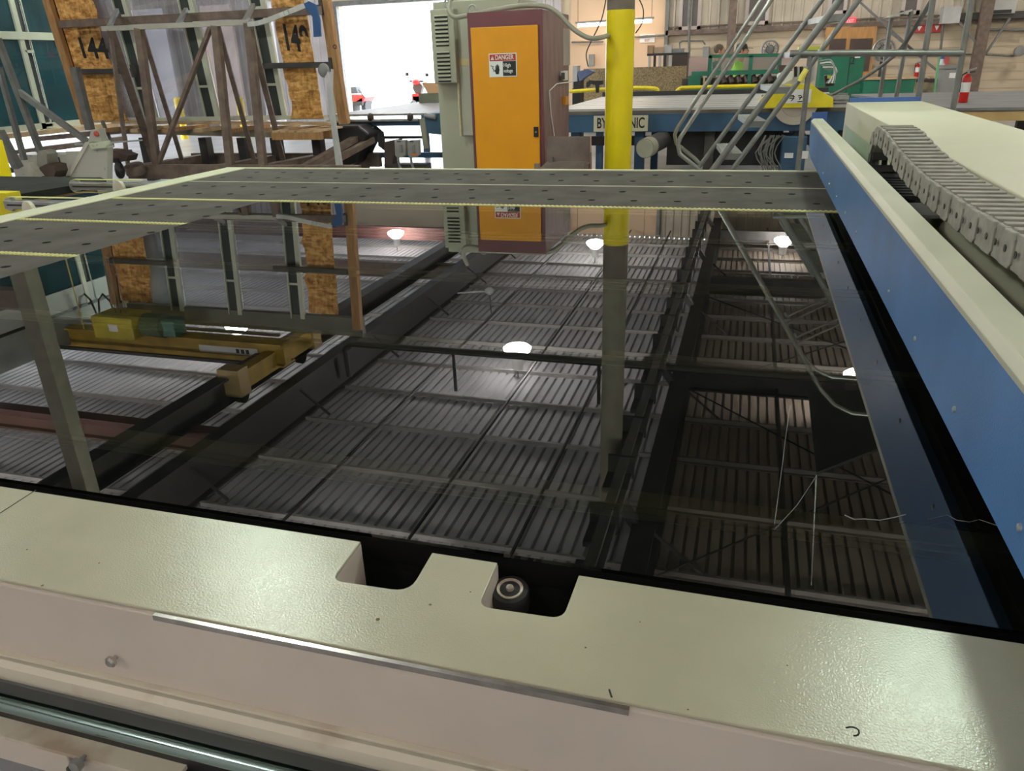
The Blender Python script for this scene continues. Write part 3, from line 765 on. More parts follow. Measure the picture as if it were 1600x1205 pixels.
# ------------------------------------------------------------------ window rack across the back (leaning units)
LEAN = .095
YA = 10.5
def A(px, py, off=0.0):          # point on the leaning glazing plane  y = YA+off - LEAN*(z-.93)
    d = _ray(px, py); n = V((0, 1, LEAN)); k = YA+off+LEAN*.93
    return CAM + d*((k-CAM.dot(n))/d.dot(n))
def AL(x, z, off=0.0): return V((x, YA+off-LEAN*(z-.93), z))
UPN = V((0, -LEAN, 1)).normalized()
ZA0, ZA1 = .93, 3.98
wr = thing('glazed_wall_unit', (-7.8, YA, .93), 'leaning glazed facade unit with pale mullions and clear panes on the rack', 'window unit')
mxs = [A(245, 190).x, A(342, 190).x, A(447, 190).x]
mxs = [mxs[0]-1.17]+mxs
for x in mxs:
    mb = MB().bar(AL(x, ZA0), AL(x, ZA1), .075, .05, up=(0,1,0)); fm = mb.build('mullion', FRAMEC, wr)
    MB().bar(AL(x-.125, ZA0, .05), AL(x-.125, ZA1, .05), .15, .10, up=(0,1,0)).build('gasket_channel', GASKET, fm)
    MB().bar(AL(x-.205, ZA0, .03), AL(x-.205, ZA1, .03), .018, .12, up=(0,1,0)).build('edge_strip', FRAMEC, fm)
    for k in range(3):
        z = 1.42+k*1.0; MB().bar(AL(x-.205, z, -.002), AL(x-.03, z, -.002), .03, .035).build('clip', FRAMEC, fm)
for i in range(3):
    a, b = mxs[i]+.04, mxs[i+1]-.21
    MB().add([AL(a, ZA0+.03, .05), AL(b, ZA0+.03, .05), AL(b, ZA1-.05, .05), AL(a, ZA1-.05, .05), AL(a, ZA0+.03, .062), AL(b, ZA0+.03, .062), AL(b, ZA1-.05, .062), AL(a, ZA1-.05, .062)],
             [(0,1,2,3),(7,6,5,4),(0,4,5,1),(1,5,6,2),(2,6,7,3),(3,7,4,0)]).build('pane', PANE_CLEAR, wr)
MB().bar(AL(mxs[0]-.2, ZA0+.03), AL(-5.95, ZA0+.03), .09, .06).build('sill', FRAMEC, wr)
MB().bar(AL(mxs[0]-.2, ZA1+.08, .05), AL(-5.6, ZA1+.08, .05), .10, .30).build('head_board', mat('head_board', (.20,.20,.16), .7, var=.15), wr)
for nm, xa, xb, lb in (('osb_panel', mxs[0]-.02, A(205, 188).x, 'leaning chipped OSB strip marked 144 at the left end of the glazed unit'),
                   ('osb_panel', A(456, 188).x, A(511, 188).x, 'leaning rough edged OSB strip with black numerals beside the timber post')):
    n = 26; L = []; Rr = []
    rr = random.Random(3 if xa < -8 else 5)
    for k in range(n+1):
        z = ZA0+.02+(ZA1-.15-ZA0)*k/n
        L.append(AL(xa+(rr.uniform(0, .05) if xa > -8 else 0)+(.07*abs(sin(k*.6)) if xa > -8 else 0), z, -.06)); Rr.append(AL(xb-(rr.uniform(0,.02) if xa > -8 else .06*abs(sin(k*.45))), z, -.06))
    o = MB().prism(L+Rr[::-1], (0, -.014, 0)).build(nm, OSB); tag(o, lb, 'board', 'OSB strips on the glazed unit')
    xc = (xa+xb)/2
    c = A(145 if xa < -8 else 462, 77 if xa < -8 else 62, -.08)
    root = o
    if xa < -8: text('144', .40, (c.x, c.y-.0, c.z), (1,0,-.05), UPN, INK, o, sx=.95, offset=.010)
    else: text('149', .46, (c.x, c.y-.0, c.z), (1,0,-.12), UPN, INK, o, sx=.62, offset=.014)
a = A(88, 0, -.06); b = A(153, 195, -.06)
o = MB().bar(AL(mxs[0]-.10, ZA0-.02, -.12), AL(mxs[0]-.10, 3.9, -.12), .13, .08, up=(0,1,0)).build('timber_stud', WOOD); tag(o, 'tall timber stud standing left of the OSB strip marked 144', 'timber post', 'timber studs on the rack')
c = A(538, 190, -.12)
o = MB().bar(AL(c.x, .87, -.12), AL(c.x, 4.05, -.12), .135, .10, up=(0,1,0)).build('timber_stud', WOOD); tag(o, 'tall timber stud beside the bright doorway at the right end of the rack', 'timber post', 'timber studs on the rack')
c = A(523, 72, -.18); text('o', .12, (c.x, c.y, c.z), X_, UPN, INK, o)
# clamp rails across both OSB strips
for k, (px, py, px2, py2) in enumerate(((97, 37, 190, 31), (121, 112, 211, 111), (398, 20, 505, 12), (408, 103, 520, 101))):
    p, q = A(px, py, -.14), A(px2, py2, -.14)
    mb = MB().bar(p, q, .05, .075); mb.bar(q+V((-.01, -.03, -.09)), q+V((-.01, -.03, .09)), .05, .05)
    o = mb.build('clamp_rail', STEELD if k != 0 else STEELB)
    tag(o, ['steel clamp rail across the upper part of the OSB strip marked 144', 'short steel clamp rail across the lower part of the OSB strip marked 144', 'upper steel clamp rail from the right mullion to the timber stud', 'lower steel clamp rail from the right mullion to the timber stud'][k], 'clamp rail', 'clamp rails')
for k, (x0, x1) in enumerate(((-8.9, -5.7),)):
    for z in (3.15, ):
        o = MB().bar(AL(-7.0, z, -.14), AL(-5.72, z, -.14), .05, .075).build('clamp_rail', STEELD); tag(o, 'clamp rail above the frame, only mirrored in the glass near the right OSB', 'clamp rail', 'clamp rails')
        o = MB().bar(AL(-10.2, z, -.14), AL(-8.95, z, -.14), .05, .075).build('clamp_rail', STEELD); tag(o, 'clamp rail above the frame, only mirrored in the glass near the left OSB', 'clamp rail', 'clamp rails')

# the rack that carries it
rk = thing('transport_rack', (-7.4, 9.9, 0), 'brown steel A frame rack with lattice struts carrying the leaning glazed unit', 'rack')
YT, YB = 9.3, 9.45
MB().bar(P(161, 45, YT), P(386, 35, YT), .07, .06).build('top_rail', mat('rail_pale', (.42,.40,.33), .5, var=.1), rk, label='pale top rail')
MB().bar(P(95, 38, 10.0), P(500, 16, 10.0), .09, .10).build('rear_rail', STEELB, rk)
for (a, b) in (((183, 16), (170, 43)), ((291, 15), (277, 40)), ((396, 8), (382, 34))):
    MB().bar(P(*a, 10.0), P(*b, YT), .05, .05).build('link_bar', GREYM, rk)
M = [((172, 46), (200, 257), YB, .05), ((174, 46), (241, 250), 10.3, .11), ((217, 44), (245, 257), YB, .10), ((222, 46), (284, 249), 10.2, .06),
     ((330, 40), (248, 255), YB, .06), ((337, 40), (360, 260), YB, .10), ((341, 42), (397, 250), 10.2, .06), ((388, 36), (411, 259), YB, .10), ((391, 44), (443, 253), 10.2, .07)]
for a, b, yb, w_ in M:
    MB().bar(P(*a, YT), P(*b, yb), w_, w_*.8).build('strut', STEELB, rk)
zb = P(240, 258, YB).z
x0, x1 = P(200, 258, YB).x, -5.35
MB().bar((x0, YB, zb-.09), (x1+.4, YB, zb-.09), .09, .20).build('base_beam', STEELB, rk)
MB().bar((x0, 10.9, zb-.09), (x1, 10.9, zb-.09), .09, .20).build('base_beam', STEELB, rk)
for x in (x0+.15, -7.2, -6.5): MB().bar((x, YB, zb-.09), (x+.15, 10.9, zb-.09), .16, .18).build('cross_beam', STEELB, rk)
MB().bar((x1-.1, 10.9, .75), (x1-.6, YB, .3), .12, .08).build('corner_brace', STEELB, rk)
MB().bar((x1-.0, 10.7, .62), (x1-.5, YB-.1, .22), .10, .08).build('corner_brace', STEELB, rk)
MB().bar(P(192, 203, 10.55)*1.0, P(523, 211, 10.55), .16, .10).build('deck_channel', mat('channel', (.33,.29,.20), .6, var=.2), rk)
MB().bar(P(60, 217, 10.6), P(235, 200, 10.6), .10, .08).build('deck_channel', STEELB, rk)
for px in (225, 318, 378, 430, 495):
    q = P(px, 215, 10.7); MB().box((q.x-.07, 10.65, 0), (q.x+.07, 10.8, q.z)).build('leg', STEELD, rk)
for k in range(7):
    q = P(200+k*48, 200, 10.5); MB().box((q.x-.06, 9.95, q.z-.02), (q.x+.08, 10.9, q.z+.03)).build('packing_batten', WOODL if k % 2 else WOOD, rk)
MB().bar(P(180, 191, 10.4), P(520, 193, 10.4), .16, .035).build('packing_plank', WOODL, rk)
pal = thing('wooden_pallet', (P(480, 205, 10.2).x, 10.2, .62), 'weathered wooden pallet end under the right OSB strip', 'pallet')
for k in range(6):
    a, b = P(446+k*11, 190, 10.55-.0), P(446+k*11, 190, 10.55)
    xx = P(450+k*12.5, 200, 10.2).x
    MB().box((xx-.045, 9.85, .80), (xx+.045, 10.65, .825)).build('top_board', WOODL, pal)
for y in (9.85, 10.2, 10.6): MB().box((P(444, 200, 10.2).x, y, .70), (P(520, 200, 10.2).x, y+.06, .80)).build('stringer', WOOD, pal)
# ratchet strap with blue cloth
st = thing('ratchet_strap', (P(520, 110, 9.4).x, 9.4, .3), 'pale ratchet strap slung over the rack with its loose tail hanging by the timber stud', 'strap')
mb = MB(); pts = smoothpts([P(388, 38, 9.25), P(405, 36, 9.25), P(425, 29, 9.3), P(450, 19, 9.4), P(474, 9, 9.6)])
for a, b in zip(pts[:-1], pts[1:]): mb.bar(a, b, .05, .055)
mb.build('upper_web', GREYL, st)
mb = MB(); pts = smoothpts([P(508, 106, 9.6), P(513, 130, 9.55), P(517, 170, 9.5), P(523, 215, 9.45), P(528, 258, 9.4)])
for a, b in zip(pts[:-1], pts[1:]): mb.bar(a, b, .055, .02, up=(0,1,0))
mb.build('loose_tail', GREYL, st)
mb = MB(); pts = smoothpts([P(519, 108, 9.5), P(519, 150, 9.45), P(525, 200, 9.4), P(534, 258, 9.35)])
for a, b in zip(pts[:-1], pts[1:]): mb.bar(a, b, .03, .015, up=(0,1,0))
mb.build('loose_tail', GREYL, st)
MB().ball(P(506, 110, 9.6), .075, 10, (1,1,1.2)).build('ratchet', GREYM, st, smooth=True)
c1 = P(483, 4, 9.95); c2 = P(497, 57, 9.95)
mb = MB(); pl = [P(474, 6, 9.9), P(482, 2, 9.9), P(494, 8, 9.9), P(499, 30, 9.9), P(501, 57, 9.9), P(490, 58, 9.9), P(488, 26, 9.9), P(478, 14, 9.9)]
tag(mb.prism(pl, (0, .03, 0)).build('blue_cloth', BLUETARP), 'blue cloth hanging over the upper clamp rail by the right OSB strip', 'cloth')

# ------------------------------------------------------------------ second rack, end on at the left, with teal glass
XB = -11.0
def B(px, py, dx=0.0): return PX(px, py, XB+dx)
tg = thing('teal_glazed_unit', (XB, 9.2, .9), 'teal tinted glazed unit with pale frame standing end on at the far left', 'window unit')
yb0, yb1 = 5.6, B(152, 188).y
zb0 = B(60, 194).z; zb1 = 3.62
ym = B(66, 190).y
MB().box((XB-.02, yb0, zb0), (XB, ym-.06, zb1)).build('pane', PANE_TEAL, tg)
MB().box((XB-.02, ym+.16, zb0), (XB, yb1, zb1)).build('pane', PANE_TEAL, tg)
MB().box((XB-.03, ym-.055, zb0-.1), (XB+.03, ym+.03, 4.0)).build('mullion', FRAMEC, tg)
MB().box((XB-.12, ym+.035, zb0-.1), (XB-.01, ym+.15, 4.0)).build('gasket_channel', GASKET, tg)
MB().box((XB-.0, ym+.15, zb0-.1), (XB+.02, ym+.165, 4.0)).build('edge_strip', FRAMEC, tg)
zr = B(20, 55).z
MB().box((XB, yb0, zr-.06), (XB+.04, yb1, zr+.05)).build('transom', FRAMEC, tg)
for z in (zr-.5+.25, zr-1.5+.15): MB().box((XB, ym, z), (XB+.03, ym+.16, z+.04)).build('clip', FRAMEC, tg)
MB().box((XB-.03, yb0, zb0-.08), (XB+.03, yb1, zb0+.01)).build('sill', FRAMEC, tg)
MB().box((XB-.03, yb0, zb1), (XB+.02, yb1, zb1+.34)).build('head_panel', mat('head_panel', (.50,.53,.50), .6, var=.06), tg)
MB().box((XB-.04, yb0, zb1+.34), (XB+.03, yb1, zb1+.39)).build('head_seal', BLACK, tg)
MB().box((XB-.03, yb0, zb1+.39), (XB+.02, yb1, 4.55)).build('upper_panel', mat('head_panel2', (.36,.39,.37), .6, var=.1), tg)
br = thing('support_rack', (XB+.4, 9.0, 0), 'grey tube rack supporting the teal glazed unit', 'rack')
MB().box((XB-.15, yb0, zb0-.16), (XB+.15, yb1+.3, zb0-.09)).build('timber_bearer', WOODL, br)
MB().box((XB-.05, yb0, zb0-.42), (XB+.10, yb1+.5, zb0-.34)).build('deck_beam', STEELB, br)
MB().box((XB+.05, yb0, .28), (XB+.15, yb1+.5, .36)).build('lower_beam', STEELD, br)
for y in (8.4, 9.9, 11.2): MB().box((XB-.05, y, 0), (XB+.07, y+.12, zb0-.4)).build('leg', STEELD, br)
for (a, b, x_, w_) in (((-4, 60), (68, 250), -9.3, .07), ((-2, 105), (38, 250), -9.5, .06), ((-2, 205), (28, 262), -9.2, .10)):
    MB().bar(PX(*a, x_), PX(*b, x_), w_, w_).build('tube_post', STEELG, br)
MB().bar(PX(28, 142, -9.3), PX(137, 222, -8.5), .07, .07).build('diagonal_tube', STEELG, br)
MB().bar(P(117, 105, 9.9), P(141, 203, 9.9), .11, .09).build('tube_post', STEELG, br)
MB().bar(P(160, 190, 10.3), P(176, 228, 10.0), .05, .05).build('tube_post', STEELG, br)

# ------------------------------------------------------------------ glass lifter between the racks
YL = 8.2
lf = thing('glass_lifter', (P(150, 240, YL).x, YL, 0), 'scuffed grey lifting trolley with red cap standing in front of the rack', 'lifter')
def poly_y(pts, y, th, name, m, parent, **k):
    return MB().prism([P(a, b, y) for a, b in pts], (0, th, 0)).build(name, m, parent, **k)
poly_y([(106, 279), (140, 222), (168, 227), (167, 300), (100, 300)], YL, .10, 'side_housing', GREYCR, lf, bevel=.006)
poly_y([(102, 279), (133, 222), (140, 222), (108, 279)], YL-.02, .10, 'front_flange', mat('lifter_pale', (.50,.47,.39), .5, var=.1), lf)
poly_y([(137, 222), (142, 203), (155, 201), (159, 222)], YL, .1, 'head_block', GREYCR, lf, bevel=.006)
q = P(151, 209, YL-.01); MB().lathe([(.035,0),(.03,.02),(.012,.03)], q, (0,-1,0), 16).build('red_cap', mat('red_cap', (.55,.08,.05), .4, var=.1), lf, smooth=True)
poly_y([(138, 224), (159, 221), (166, 231), (143, 233)], YL-.03, .14, 'top_plate', mat('plate_green', (.50,.53,.38), .5, var=.2, scale=14, c2=(.12,.13,.10), thr=(.3,.4)), lf)
MB().tube(P(118, 226, YL+.1), P(136, 226, YL+.1), .018, 8).build('shaft', GREYM, lf, smooth=True)
MB().tube(P(160, 224, YL+.1), P(222, 219, YL+.1), .010, 8).build('push_rod', GALV, lf, smooth=True)
xh = P(106, 279, YL).x; MB().box((xh+.05, YL+.02, 0), (xh+.42, YL+.09, .72)).build('base', GREYCR, lf)
l2 = thing('hooked_clamp', (P(67, 255, 8.0).x, 8.0, 0), 'grey hooked clamp head standing left of the lifting trolley', 'clamp')
poly_y([(57, 262), (57, 240), (61, 235), (69, 236), (73, 241), (74, 262)], 8.0, .18, 'hook', mat('clamp_grey', (.24,.23,.19), .5, var=.15), l2, bevel=.01)
poly_y([(61, 262), (73, 256), (84, 258), (87, 268), (83, 280), (66, 280)], 7.98, .2, 'jaw', BROWND, l2)
poly_y([(37, 257), (43, 254), (62, 276), (50, 276)], 7.9, .1, 'lever', mat('lever_pale', (.46,.43,.35), .5, var=.15), l2)
MB().box((P(57, 262, 8.0).x, 8.0, 0), (P(88, 262, 8.0).x, 8.2, P(70, 278, 8.0).z)).build('foot', BROWND, l2)
wb = thing('equipment_box', (P(60, 260, 9.0).x, 9.0, 0), 'long grey equipment box behind the clamp head at the left', 'box')
q0, q1 = P(20, 262, 9.2), P(128, 240, 9.2)
MB().box((q0.x, 9.2, 0), (q1.x, 9.6, q1.z-.02)).build('body', GREYCR, wb)
MB().box((P(92, 250, 9.2).x, 9.19, .1), (P(94, 250, 9.2).x, 9.2, q1.z-.05)).build('joint', STEELD, wb)
# caster
cs = thing('caster_wheel', (P(187, 265, 8.9).x, 8.9, 0), 'black caster wheel under the rack arm, right of the lifting trolley', 'wheel')
q = P(187, 266, 8.9)
MB().lathe([(.02,-.03),(.10,-.03),(.115,-.015),(.115,.015),(.10,.03),(.02,.03)], q, (1,.4,0), 22).build('wheel', RUBBER, cs, smooth=True)
MB().bar(q+V((0,0,.02)), q+V((0,0,.16)), .07, .05).build('fork', BLACK, cs)
poly_y([(165, 234), (178, 235), (200, 243), (197, 252), (165, 256)], 8.9, .2, 'mount_arm', BROWND, cs)
MB().lathe([(.10,0),(.14,.02),(.14,.14),(.11,.16)], P(212, 262, 9.3)-V((0,0,.1)), (0,-.2,1), 18).build('corner_socket', STEELB, rk, smooth=True)

# ------------------------------------------------------------------ neighbouring felt table at the left
nt_ = thing('felt_side_table', (-5.2, 4.2, 0), 'dark felt topped side table with blue frame beyond the left edge of the cutting table', 'table')
pts = [PZ(-60, 275, .90), PZ(157, 277, .90), PZ(166, 281, .90), PZ(-60, 318, .90)]
MB().prism(pts, (0, 0, -.05)).build('felt_top', mat('felt_dark', (.035,.037,.034), .95, var=.2, scale=5, spec=.1), nt_)
MB().prism([p+V((-.06, 0, -.055)) for p in pts], (0, 0, -.02)).build('plywood_edge', WOODL, nt_)
MB().prism([p+V((-.12, .02, -.08)) for p in pts], (0, 0, -.16)).build('blue_frame', mat('frame_blue', (.03,.10,.25), .5, var=.15), nt_)
for p in pts: MB().box((p.x-.4, p.y-.03, 0), (p.x-.3, p.y+.05, .74)).build('leg', T2BLUE, nt_)
q = PZ(4, 322, .86); o = MB().box((q.x-.2, q.y, .1), (q.x+.06, q.y+.1, q.z+.08)).build('yellow_guard', YEL2); tag(o, 'yellow guard block below the dark side table at the left edge', 'guard')

# ------------------------------------------------------------------ long blue saw table behind
YS = 10.4
zt = P(1000, 169, YS).z
YR = PZ(1000, 150, zt).y
t2 = thing('blue_saw_table', (-.6, YS+.6, 0), 'long blue framed saw table with grey slatted top behind the ladder', 'table')
xs0, xs1 = P(868, 170, YS).x, P(1330, 170, YS).x
MB().prism([(xs0, YS, zt), (xs1, YS, zt), (xs1, YR, zt), (xs0, YR, zt)], (0, 0, -.03)).build('table_top', T2TOP, t2)
for k in range(4): MB().box((xs0, YS+.3+k*.45, zt), (xs1, YS+.312+k*.45, zt+.002)).build('top_slot', GREYM, t2)
MB().box((xs0, YR, zt-.1), (xs1, YR+.06, P(1000, 143, YR).z)).build('rear_fence', BLACK, t2)
z1, z2, z3 = P(1000, 169, YS).z-.03, P(1000, 178, YS).z, P(1000, 206, YS).z
MB().box((xs0, YS-.005, z2), (xs1, YS+.06, z1)).build('front_edge', mat('edge_brown', (.17,.13,.10), .6, var=.2), t2)
MB().box((xs0, YS-.03, z3), (xs1, YS+.05, z2)).build('front_beam', T2BLUE, t2, bevel=.004)
MB().box((xs0, YS-.04, z2-.012), (xs1, YS-.03, z2)).build('beam_lip', T2BLUE, t2)
MB().box((xs0, 12.2, z3-.1), (xs1, 12.3, z2)).build('rear_beam', T2BLUE, t2)
for px in (900, 1000, 1110, 1250, 1320):
    x = P(px, 200, YS+.1).x
    MB().box((x-.06, YS+.06, 0), (x+.06, YS+.2, z3)).build('leg', T2BLUE if px in (1000, 900) else STEELD, t2)
    MB().box((x-.05, 12.2, 0), (x+.05, 12.3, z3-.1)).build('leg', T2BLUE, t2)
MB().box((P(1040, 210, YS).x, YS+.25, .28), (P(1225, 210, YS).x, YS+1.2, z3+.02)).build('motor_housing', BLACK, t2)
MB().box((xs0, YS+.5, z3-.22), (xs1, YS+.6, z3-.10)).build('cross_member', STEELD, t2)
o = MB().box((P(1222, 214, YS).x, YS-.02, .05), (P(1262, 214, YS).x, YS+.5, z3-.06)).build('blue_control_box', T2BLUE, t2, bevel=.02)
for pa_, pb_ in (((1226, 239), (1239, 247)), ((1247, 236), (1262, 248))):
    a, b = P(*pa_, YS-.025), P(*pb_, YS-.025); MB().box((a.x, YS-.024, b.z), (b.x, YS-.021, a.z)).build('paper_label', PAPER, o)
# name board with its lettering
a, b = P(928, 181, YS-.035), P(1012, 205, YS-.035)
nb = MB().box((a.x, YS-.045, b.z), (b.x, YS-.031, a.z)).build('name_board', mat('board_cream', (.66,.60,.44), .5, var=.05), t2)
text('BYSTRONIC', (a.z-b.z)*.92, ((a.x+b.x)/2, YS-.047, (a.z+b.z)/2), X_, Z_, INK, nb, sx=(b.x-a.x)*.97/((a.z-b.z)*.92*5.9), offset=.0035)
# duct with cream cap
o = thing('duct_pipe', (P(1010, 230, 9.9).x, 9.9, .3), 'dark duct stub with round cream cap poking out below the saw table', 'duct')
c = P(1008, 232, 9.8); e = P(1036, 218, 10.4)
MB().tube(e, c, .11, 18).build('duct', STEELD, o, smooth=True); MB().tube(c+(e-c)*.25, c, .118, 20).build('cream_collar', mat('collar', (.38,.36,.27), .6, var=.1), o, smooth=True)
MB().tube(c, c+(c-e).normalized()*.02, .108, 20).build('cap', mat('cap_pale', (.52,.54,.42), .5, var=.1), o, smooth=True)
# cable bundle under the table
cb_ = MB()
for k in range(14):
    x = P(1195+k*1.9, 230, YS-.1).x
    cb_.path(smoothpts([(x+.08*sin(k), YS-.05, z3-.05), (x-.1+.05*cos(k*2), YS-.12, z3-.25), (x+.04*sin(k*3), YS-.10, .25), (x-.1, YS-.05, .02)], 3), .008, 5)
tag(tag(cb_.build('cable_bundle', STEELG, smooth=True), 'tangle of thin cables hanging beside the blue control box', 'cables'), kind='stuff')
# yellow bump rail
for k, pts in enumerate((((890, 143), (975, 138), (1022, 138), (1028, 144)), ((1056, 145), (1062, 139), (1075, 137), (1190, 134)))):
    o = MB().path(smoothpts([P(a, b, YR+.4) for a, b in pts]), .032, 8).build('yellow_rail', YEL2, smooth=True)
    tag(o, ['yellow tube rail running behind the yellow column', 'yellow tube rail running behind the ladder handrails'][k], 'rail')
    for q in (pts[0], pts[-1]):
        MB().tube(P(q[0]+(3 if q is pts[0] else -3), q[1], YR+.4), V((P(q[0]+(3 if q is pts[0] else -3), q[1], YR+.4).x, YR+.4, 0)), .03, 8)
    x = P((pts[0][0]+pts[-1][0])/2, 138, YR+.4).x
    po = MB().tube((x, YR+.4, 0), (x, YR+.4, 1.03), .03, 8).build('post', YEL2); po.parent = o; po.location = po.location-o.location
# saw carriage
sw = thing('saw_carriage', (P(1243, 150, 10.25).x, 10.2, zt), 'yellow hooded circular saw carriage on the blue table', 'saw')
hood = [(1186, 157), (1200, 144), (1222, 132), (1268, 131), (1280, 141), (1302, 153), (1302, 168), (1196, 169)]
YH = 10.22
hd = MB().prism([P(a, b, YH) for a, b in hood], (0, .12, 0)).build('hood', YEL2, sw, bevel=.006)
a, b = P(1229, 140, YH), P(1266, 161, YH)
lb_ = MB().box((a.x, YH-.006, b.z), (b.x, YH-.001, a.z)).build('white_label', PAPER, hd)
mk = MB()
for (q0, q1) in (((1232,150),(1240,149)),((1240,149),(1240,154)),((1233,154),(1241,154)),((1234,152),(1242,151)),((1236,158),(1240,154)),((1247,150),(1252,149)),((1248,153),(1254,152)),((1249,156),(1253,150)),((1246,159),(1260,158))):
    mk.tube(P(*q0, YH-.008), P(*q1, YH-.008), .005, 4)
mk.build('scrawled_marks', INK, lb_)
bc = P(1243, 160, YH+.06)
MB().lathe([(.01,-.006),(.255,-.006),(.26,0),(.255,.006),(.01,.006)], bc, (0,1,0), 40).build('blade', mat('blade_steel', (.62,.56,.48), .35, .6, var=.1, scale=4), sw, smooth=True)
MB().lathe([(.05,-.012),(.16,-.012),(.165,-.004),(.06,-.004)], bc, (0,1,0), 30).build('flange', mat('flange', (.50,.44,.37), .4, .5, var=.1), sw, smooth=True)
MB().box((P(1190,150,10.6).x, 10.45, zt+.06), (P(1325,150,10.6).x, 10.5, zt+.10)).build('guide_rail', GALV, sw)
MB().box((P(1190,150,10.6).x, 10.62, zt+.04), (P(1325,150,10.6).x, 10.7, zt+.12)).build('guide_rail', GREYM, sw)
a, b = P(1216, 115, 10.7), P(1248, 133, 10.7)
poly_y([(1214, 117), (1228, 109), (1240, 112), (1244, 130), (1216, 132)], 10.6, .25, 'motor_cover', WHITE, sw, bevel=.01)
poly_y([(1216, 102), (1236, 102), (1238, 113), (1218, 114)], 10.65, .2, 'dark_housing', BROWND, sw)
for k in range(4): MB().tube(P(1243+k*4.5, 104, 10.6), P(1243+k*4.5, 120, 10.6), .018, 8).build('cylinder', GALV if k % 2 else BLACK, sw, smooth=True)
MB().box((P(1238, 122, 10.6).x, 10.6, zt+.1), (P(1262, 122, 10.6).x, 10.8, P(1250, 120, 10.6).z)).build('valve_block', GREYL, sw)
poly_y([(1248, 73), (1282, 72), (1283, 81), (1247, 81)], 10.9, .2, 'yellow_top_cover', mat('yel_green', (.60,.62,.06), .5, var=.05), sw)
MB().box((P(1264, 90, 10.95).x, 10.95, zt+.1), (P(1270, 90, 10.95).x, 11.0, P(1266, 80, 10.95).z)).build('mast', GALV, sw)
poly_y([(1264, 90), (1275, 90), (1273, 128), (1262, 128)], 10.98, .06, 'back_plate', GREYL, sw)
for k in range(5):
    MB().path(smoothpts([P(1280+k*2, 96+k*3, 10.8), P(1298+k*2.4, 94+k*4, 10.7), P(1305-k, 112+k*2, 10.6), P(1303-k*3, 130, 10.55)]), .010, 6).build('hose', WHITE if k % 2 else GREYM, sw, smooth=True)
poly_y([(1288, 118), (1303, 116), (1304, 134), (1290, 136)], 10.7, .15, 'drive_box', BLACK, sw, bevel=.01)
poly_y([(1293, 118), (1302, 118), (1302, 123), (1293, 123)], 10.66, .04, 'yellow_tag', mat('yel_green', (.6,.62,.06)), sw)
# feed roller bench right of the saw
fb = thing('rail_bench', (P(1318, 160, 10.8).x, 10.8, .9), 'short grey rail bench at the right of the saw carriage', 'bench')
for k in range(4): MB().bar(P(1302, 152+k*5, 10.6), P(1326, 152+k*5, 10.6), .06, .03).build('rail', GALV if k % 2 else STEELG, fb)
MB().path(smoothpts([P(1298, 150, 10.6), P(1320, 138, 10.4), P(1350, 122, 10.2), P(1398, 86, 8.0), P(1425, 50, 7.6), P(1456, 0, 7.4)]), .018, 8).build('air_hose', STEELG, fb, smooth=True)

# ------------------------------------------------------------------ conveyor table behind at the left
ct_ = thing('conveyor_table', (-5.2, 11.6, 0), 'grey topped conveyor table with dark blue frame in front of the bright doorway', 'table')
YC = 10.95
xa, xb = P(530, 178, YC).x-.2, P(694, 178, YC).x+.6
za = P(600, 178, YC).z
MB().box((xa, YC, za-.02), (xb, 14.6, za)).build('table_top', mat('conv_grey', (.30,.29,.31), .5, var=.08, scale=5), ct_)
MB().bar((xa, YC-.01, za-.012), (xb, YC-.01, za-.012), .03, .03).build('edge_trim', GALV, ct_)
z = P(600, 188, YC).z; MB().tube((xa, YC-.04, z), (P(656, 186, YC).x, YC-.04, z), .022, 8).build('drive_shaft', GALV, ct_, smooth=True)
for px in (579, 641): MB().lathe([(.02,-.04),(.05,-.03),(.06,0),(.05,.03),(.02,.04)], P(px, 183, YC-.05), (1,0,0), 12).build('roller_bearing', BROWND, ct_, smooth=True)
MB().box((xa, YC, P(600, 197, YC).z), (xb, YC+.08, P(600, 189, YC).z)).build('front_beam', T2BLUE, ct_)
MB().box((xa, YC+.8, P(600, 203, YC).z), (xb, YC+.86, P(600, 199, YC).z)).build('cross_rail', T2BLUE, ct_)
MB().box((xa, YC+.3, P(600, 220, YC).z), (P(655, 214, YC).x, YC+.36, P(600, 216, YC).z)).build('cross_rail', STEELD, ct_)
MB().box((P(556, 240, YC).x, YC+.2, P(600, 249, YC).z), (xb, YC+.3, P(600, 241, YC).z)).build('foot_beam', T2BLUE, ct_)
for px in (570, 700): x = P(px, 230, YC+.2).x; MB().box((x-.05, YC+.1, 0), (x+.05, YC+.2, za-.1)).build('leg', T2BLUE, ct_)
for x in (xa+.2, xa+1.1, xb-.2): MB().box((x-.05, 14.2, 0), (x+.05, 14.3, za-.1)).build('leg', T2BLUE, ct_)
poly_y([(660, 178), (700, 176), (700, 212), (664, 208)], YC-.25, .5, 'gearbox_housing', mat('gear_blue', (.05,.12,.19), .5, var=.15), ct_, bevel=.01)
MB().tube(P(664, 180, YC-.3), P(680, 183, YC-.3), .035, 10).build('air_cylinder', GALV, ct_, smooth=True)
poly_y([(525, 196), (560, 196), (577, 210), (563, 238), (556, 255), (535, 262), (530, 240)], YC-.4, .5, 'drive_motor', BLACK, ct_, bevel=.03)
poly_y([(600, 222), (620, 218), (612, 262), (601, 262)], YC-.5, .2, 'control_post', BROWND, ct_)
poly_y([(590, 208), (595, 206), (597, 222), (600, 235), (591, 228)], YC-.4, .1, 'hook_lever', BLACK, ct_)
poly_y([(655, 186), (661, 184), (668, 232), (662, 233)], YC-.55, .05, 'strap_tail', mat('strap_olive', (.30,.30,.22), .7, var=.1), ct_)
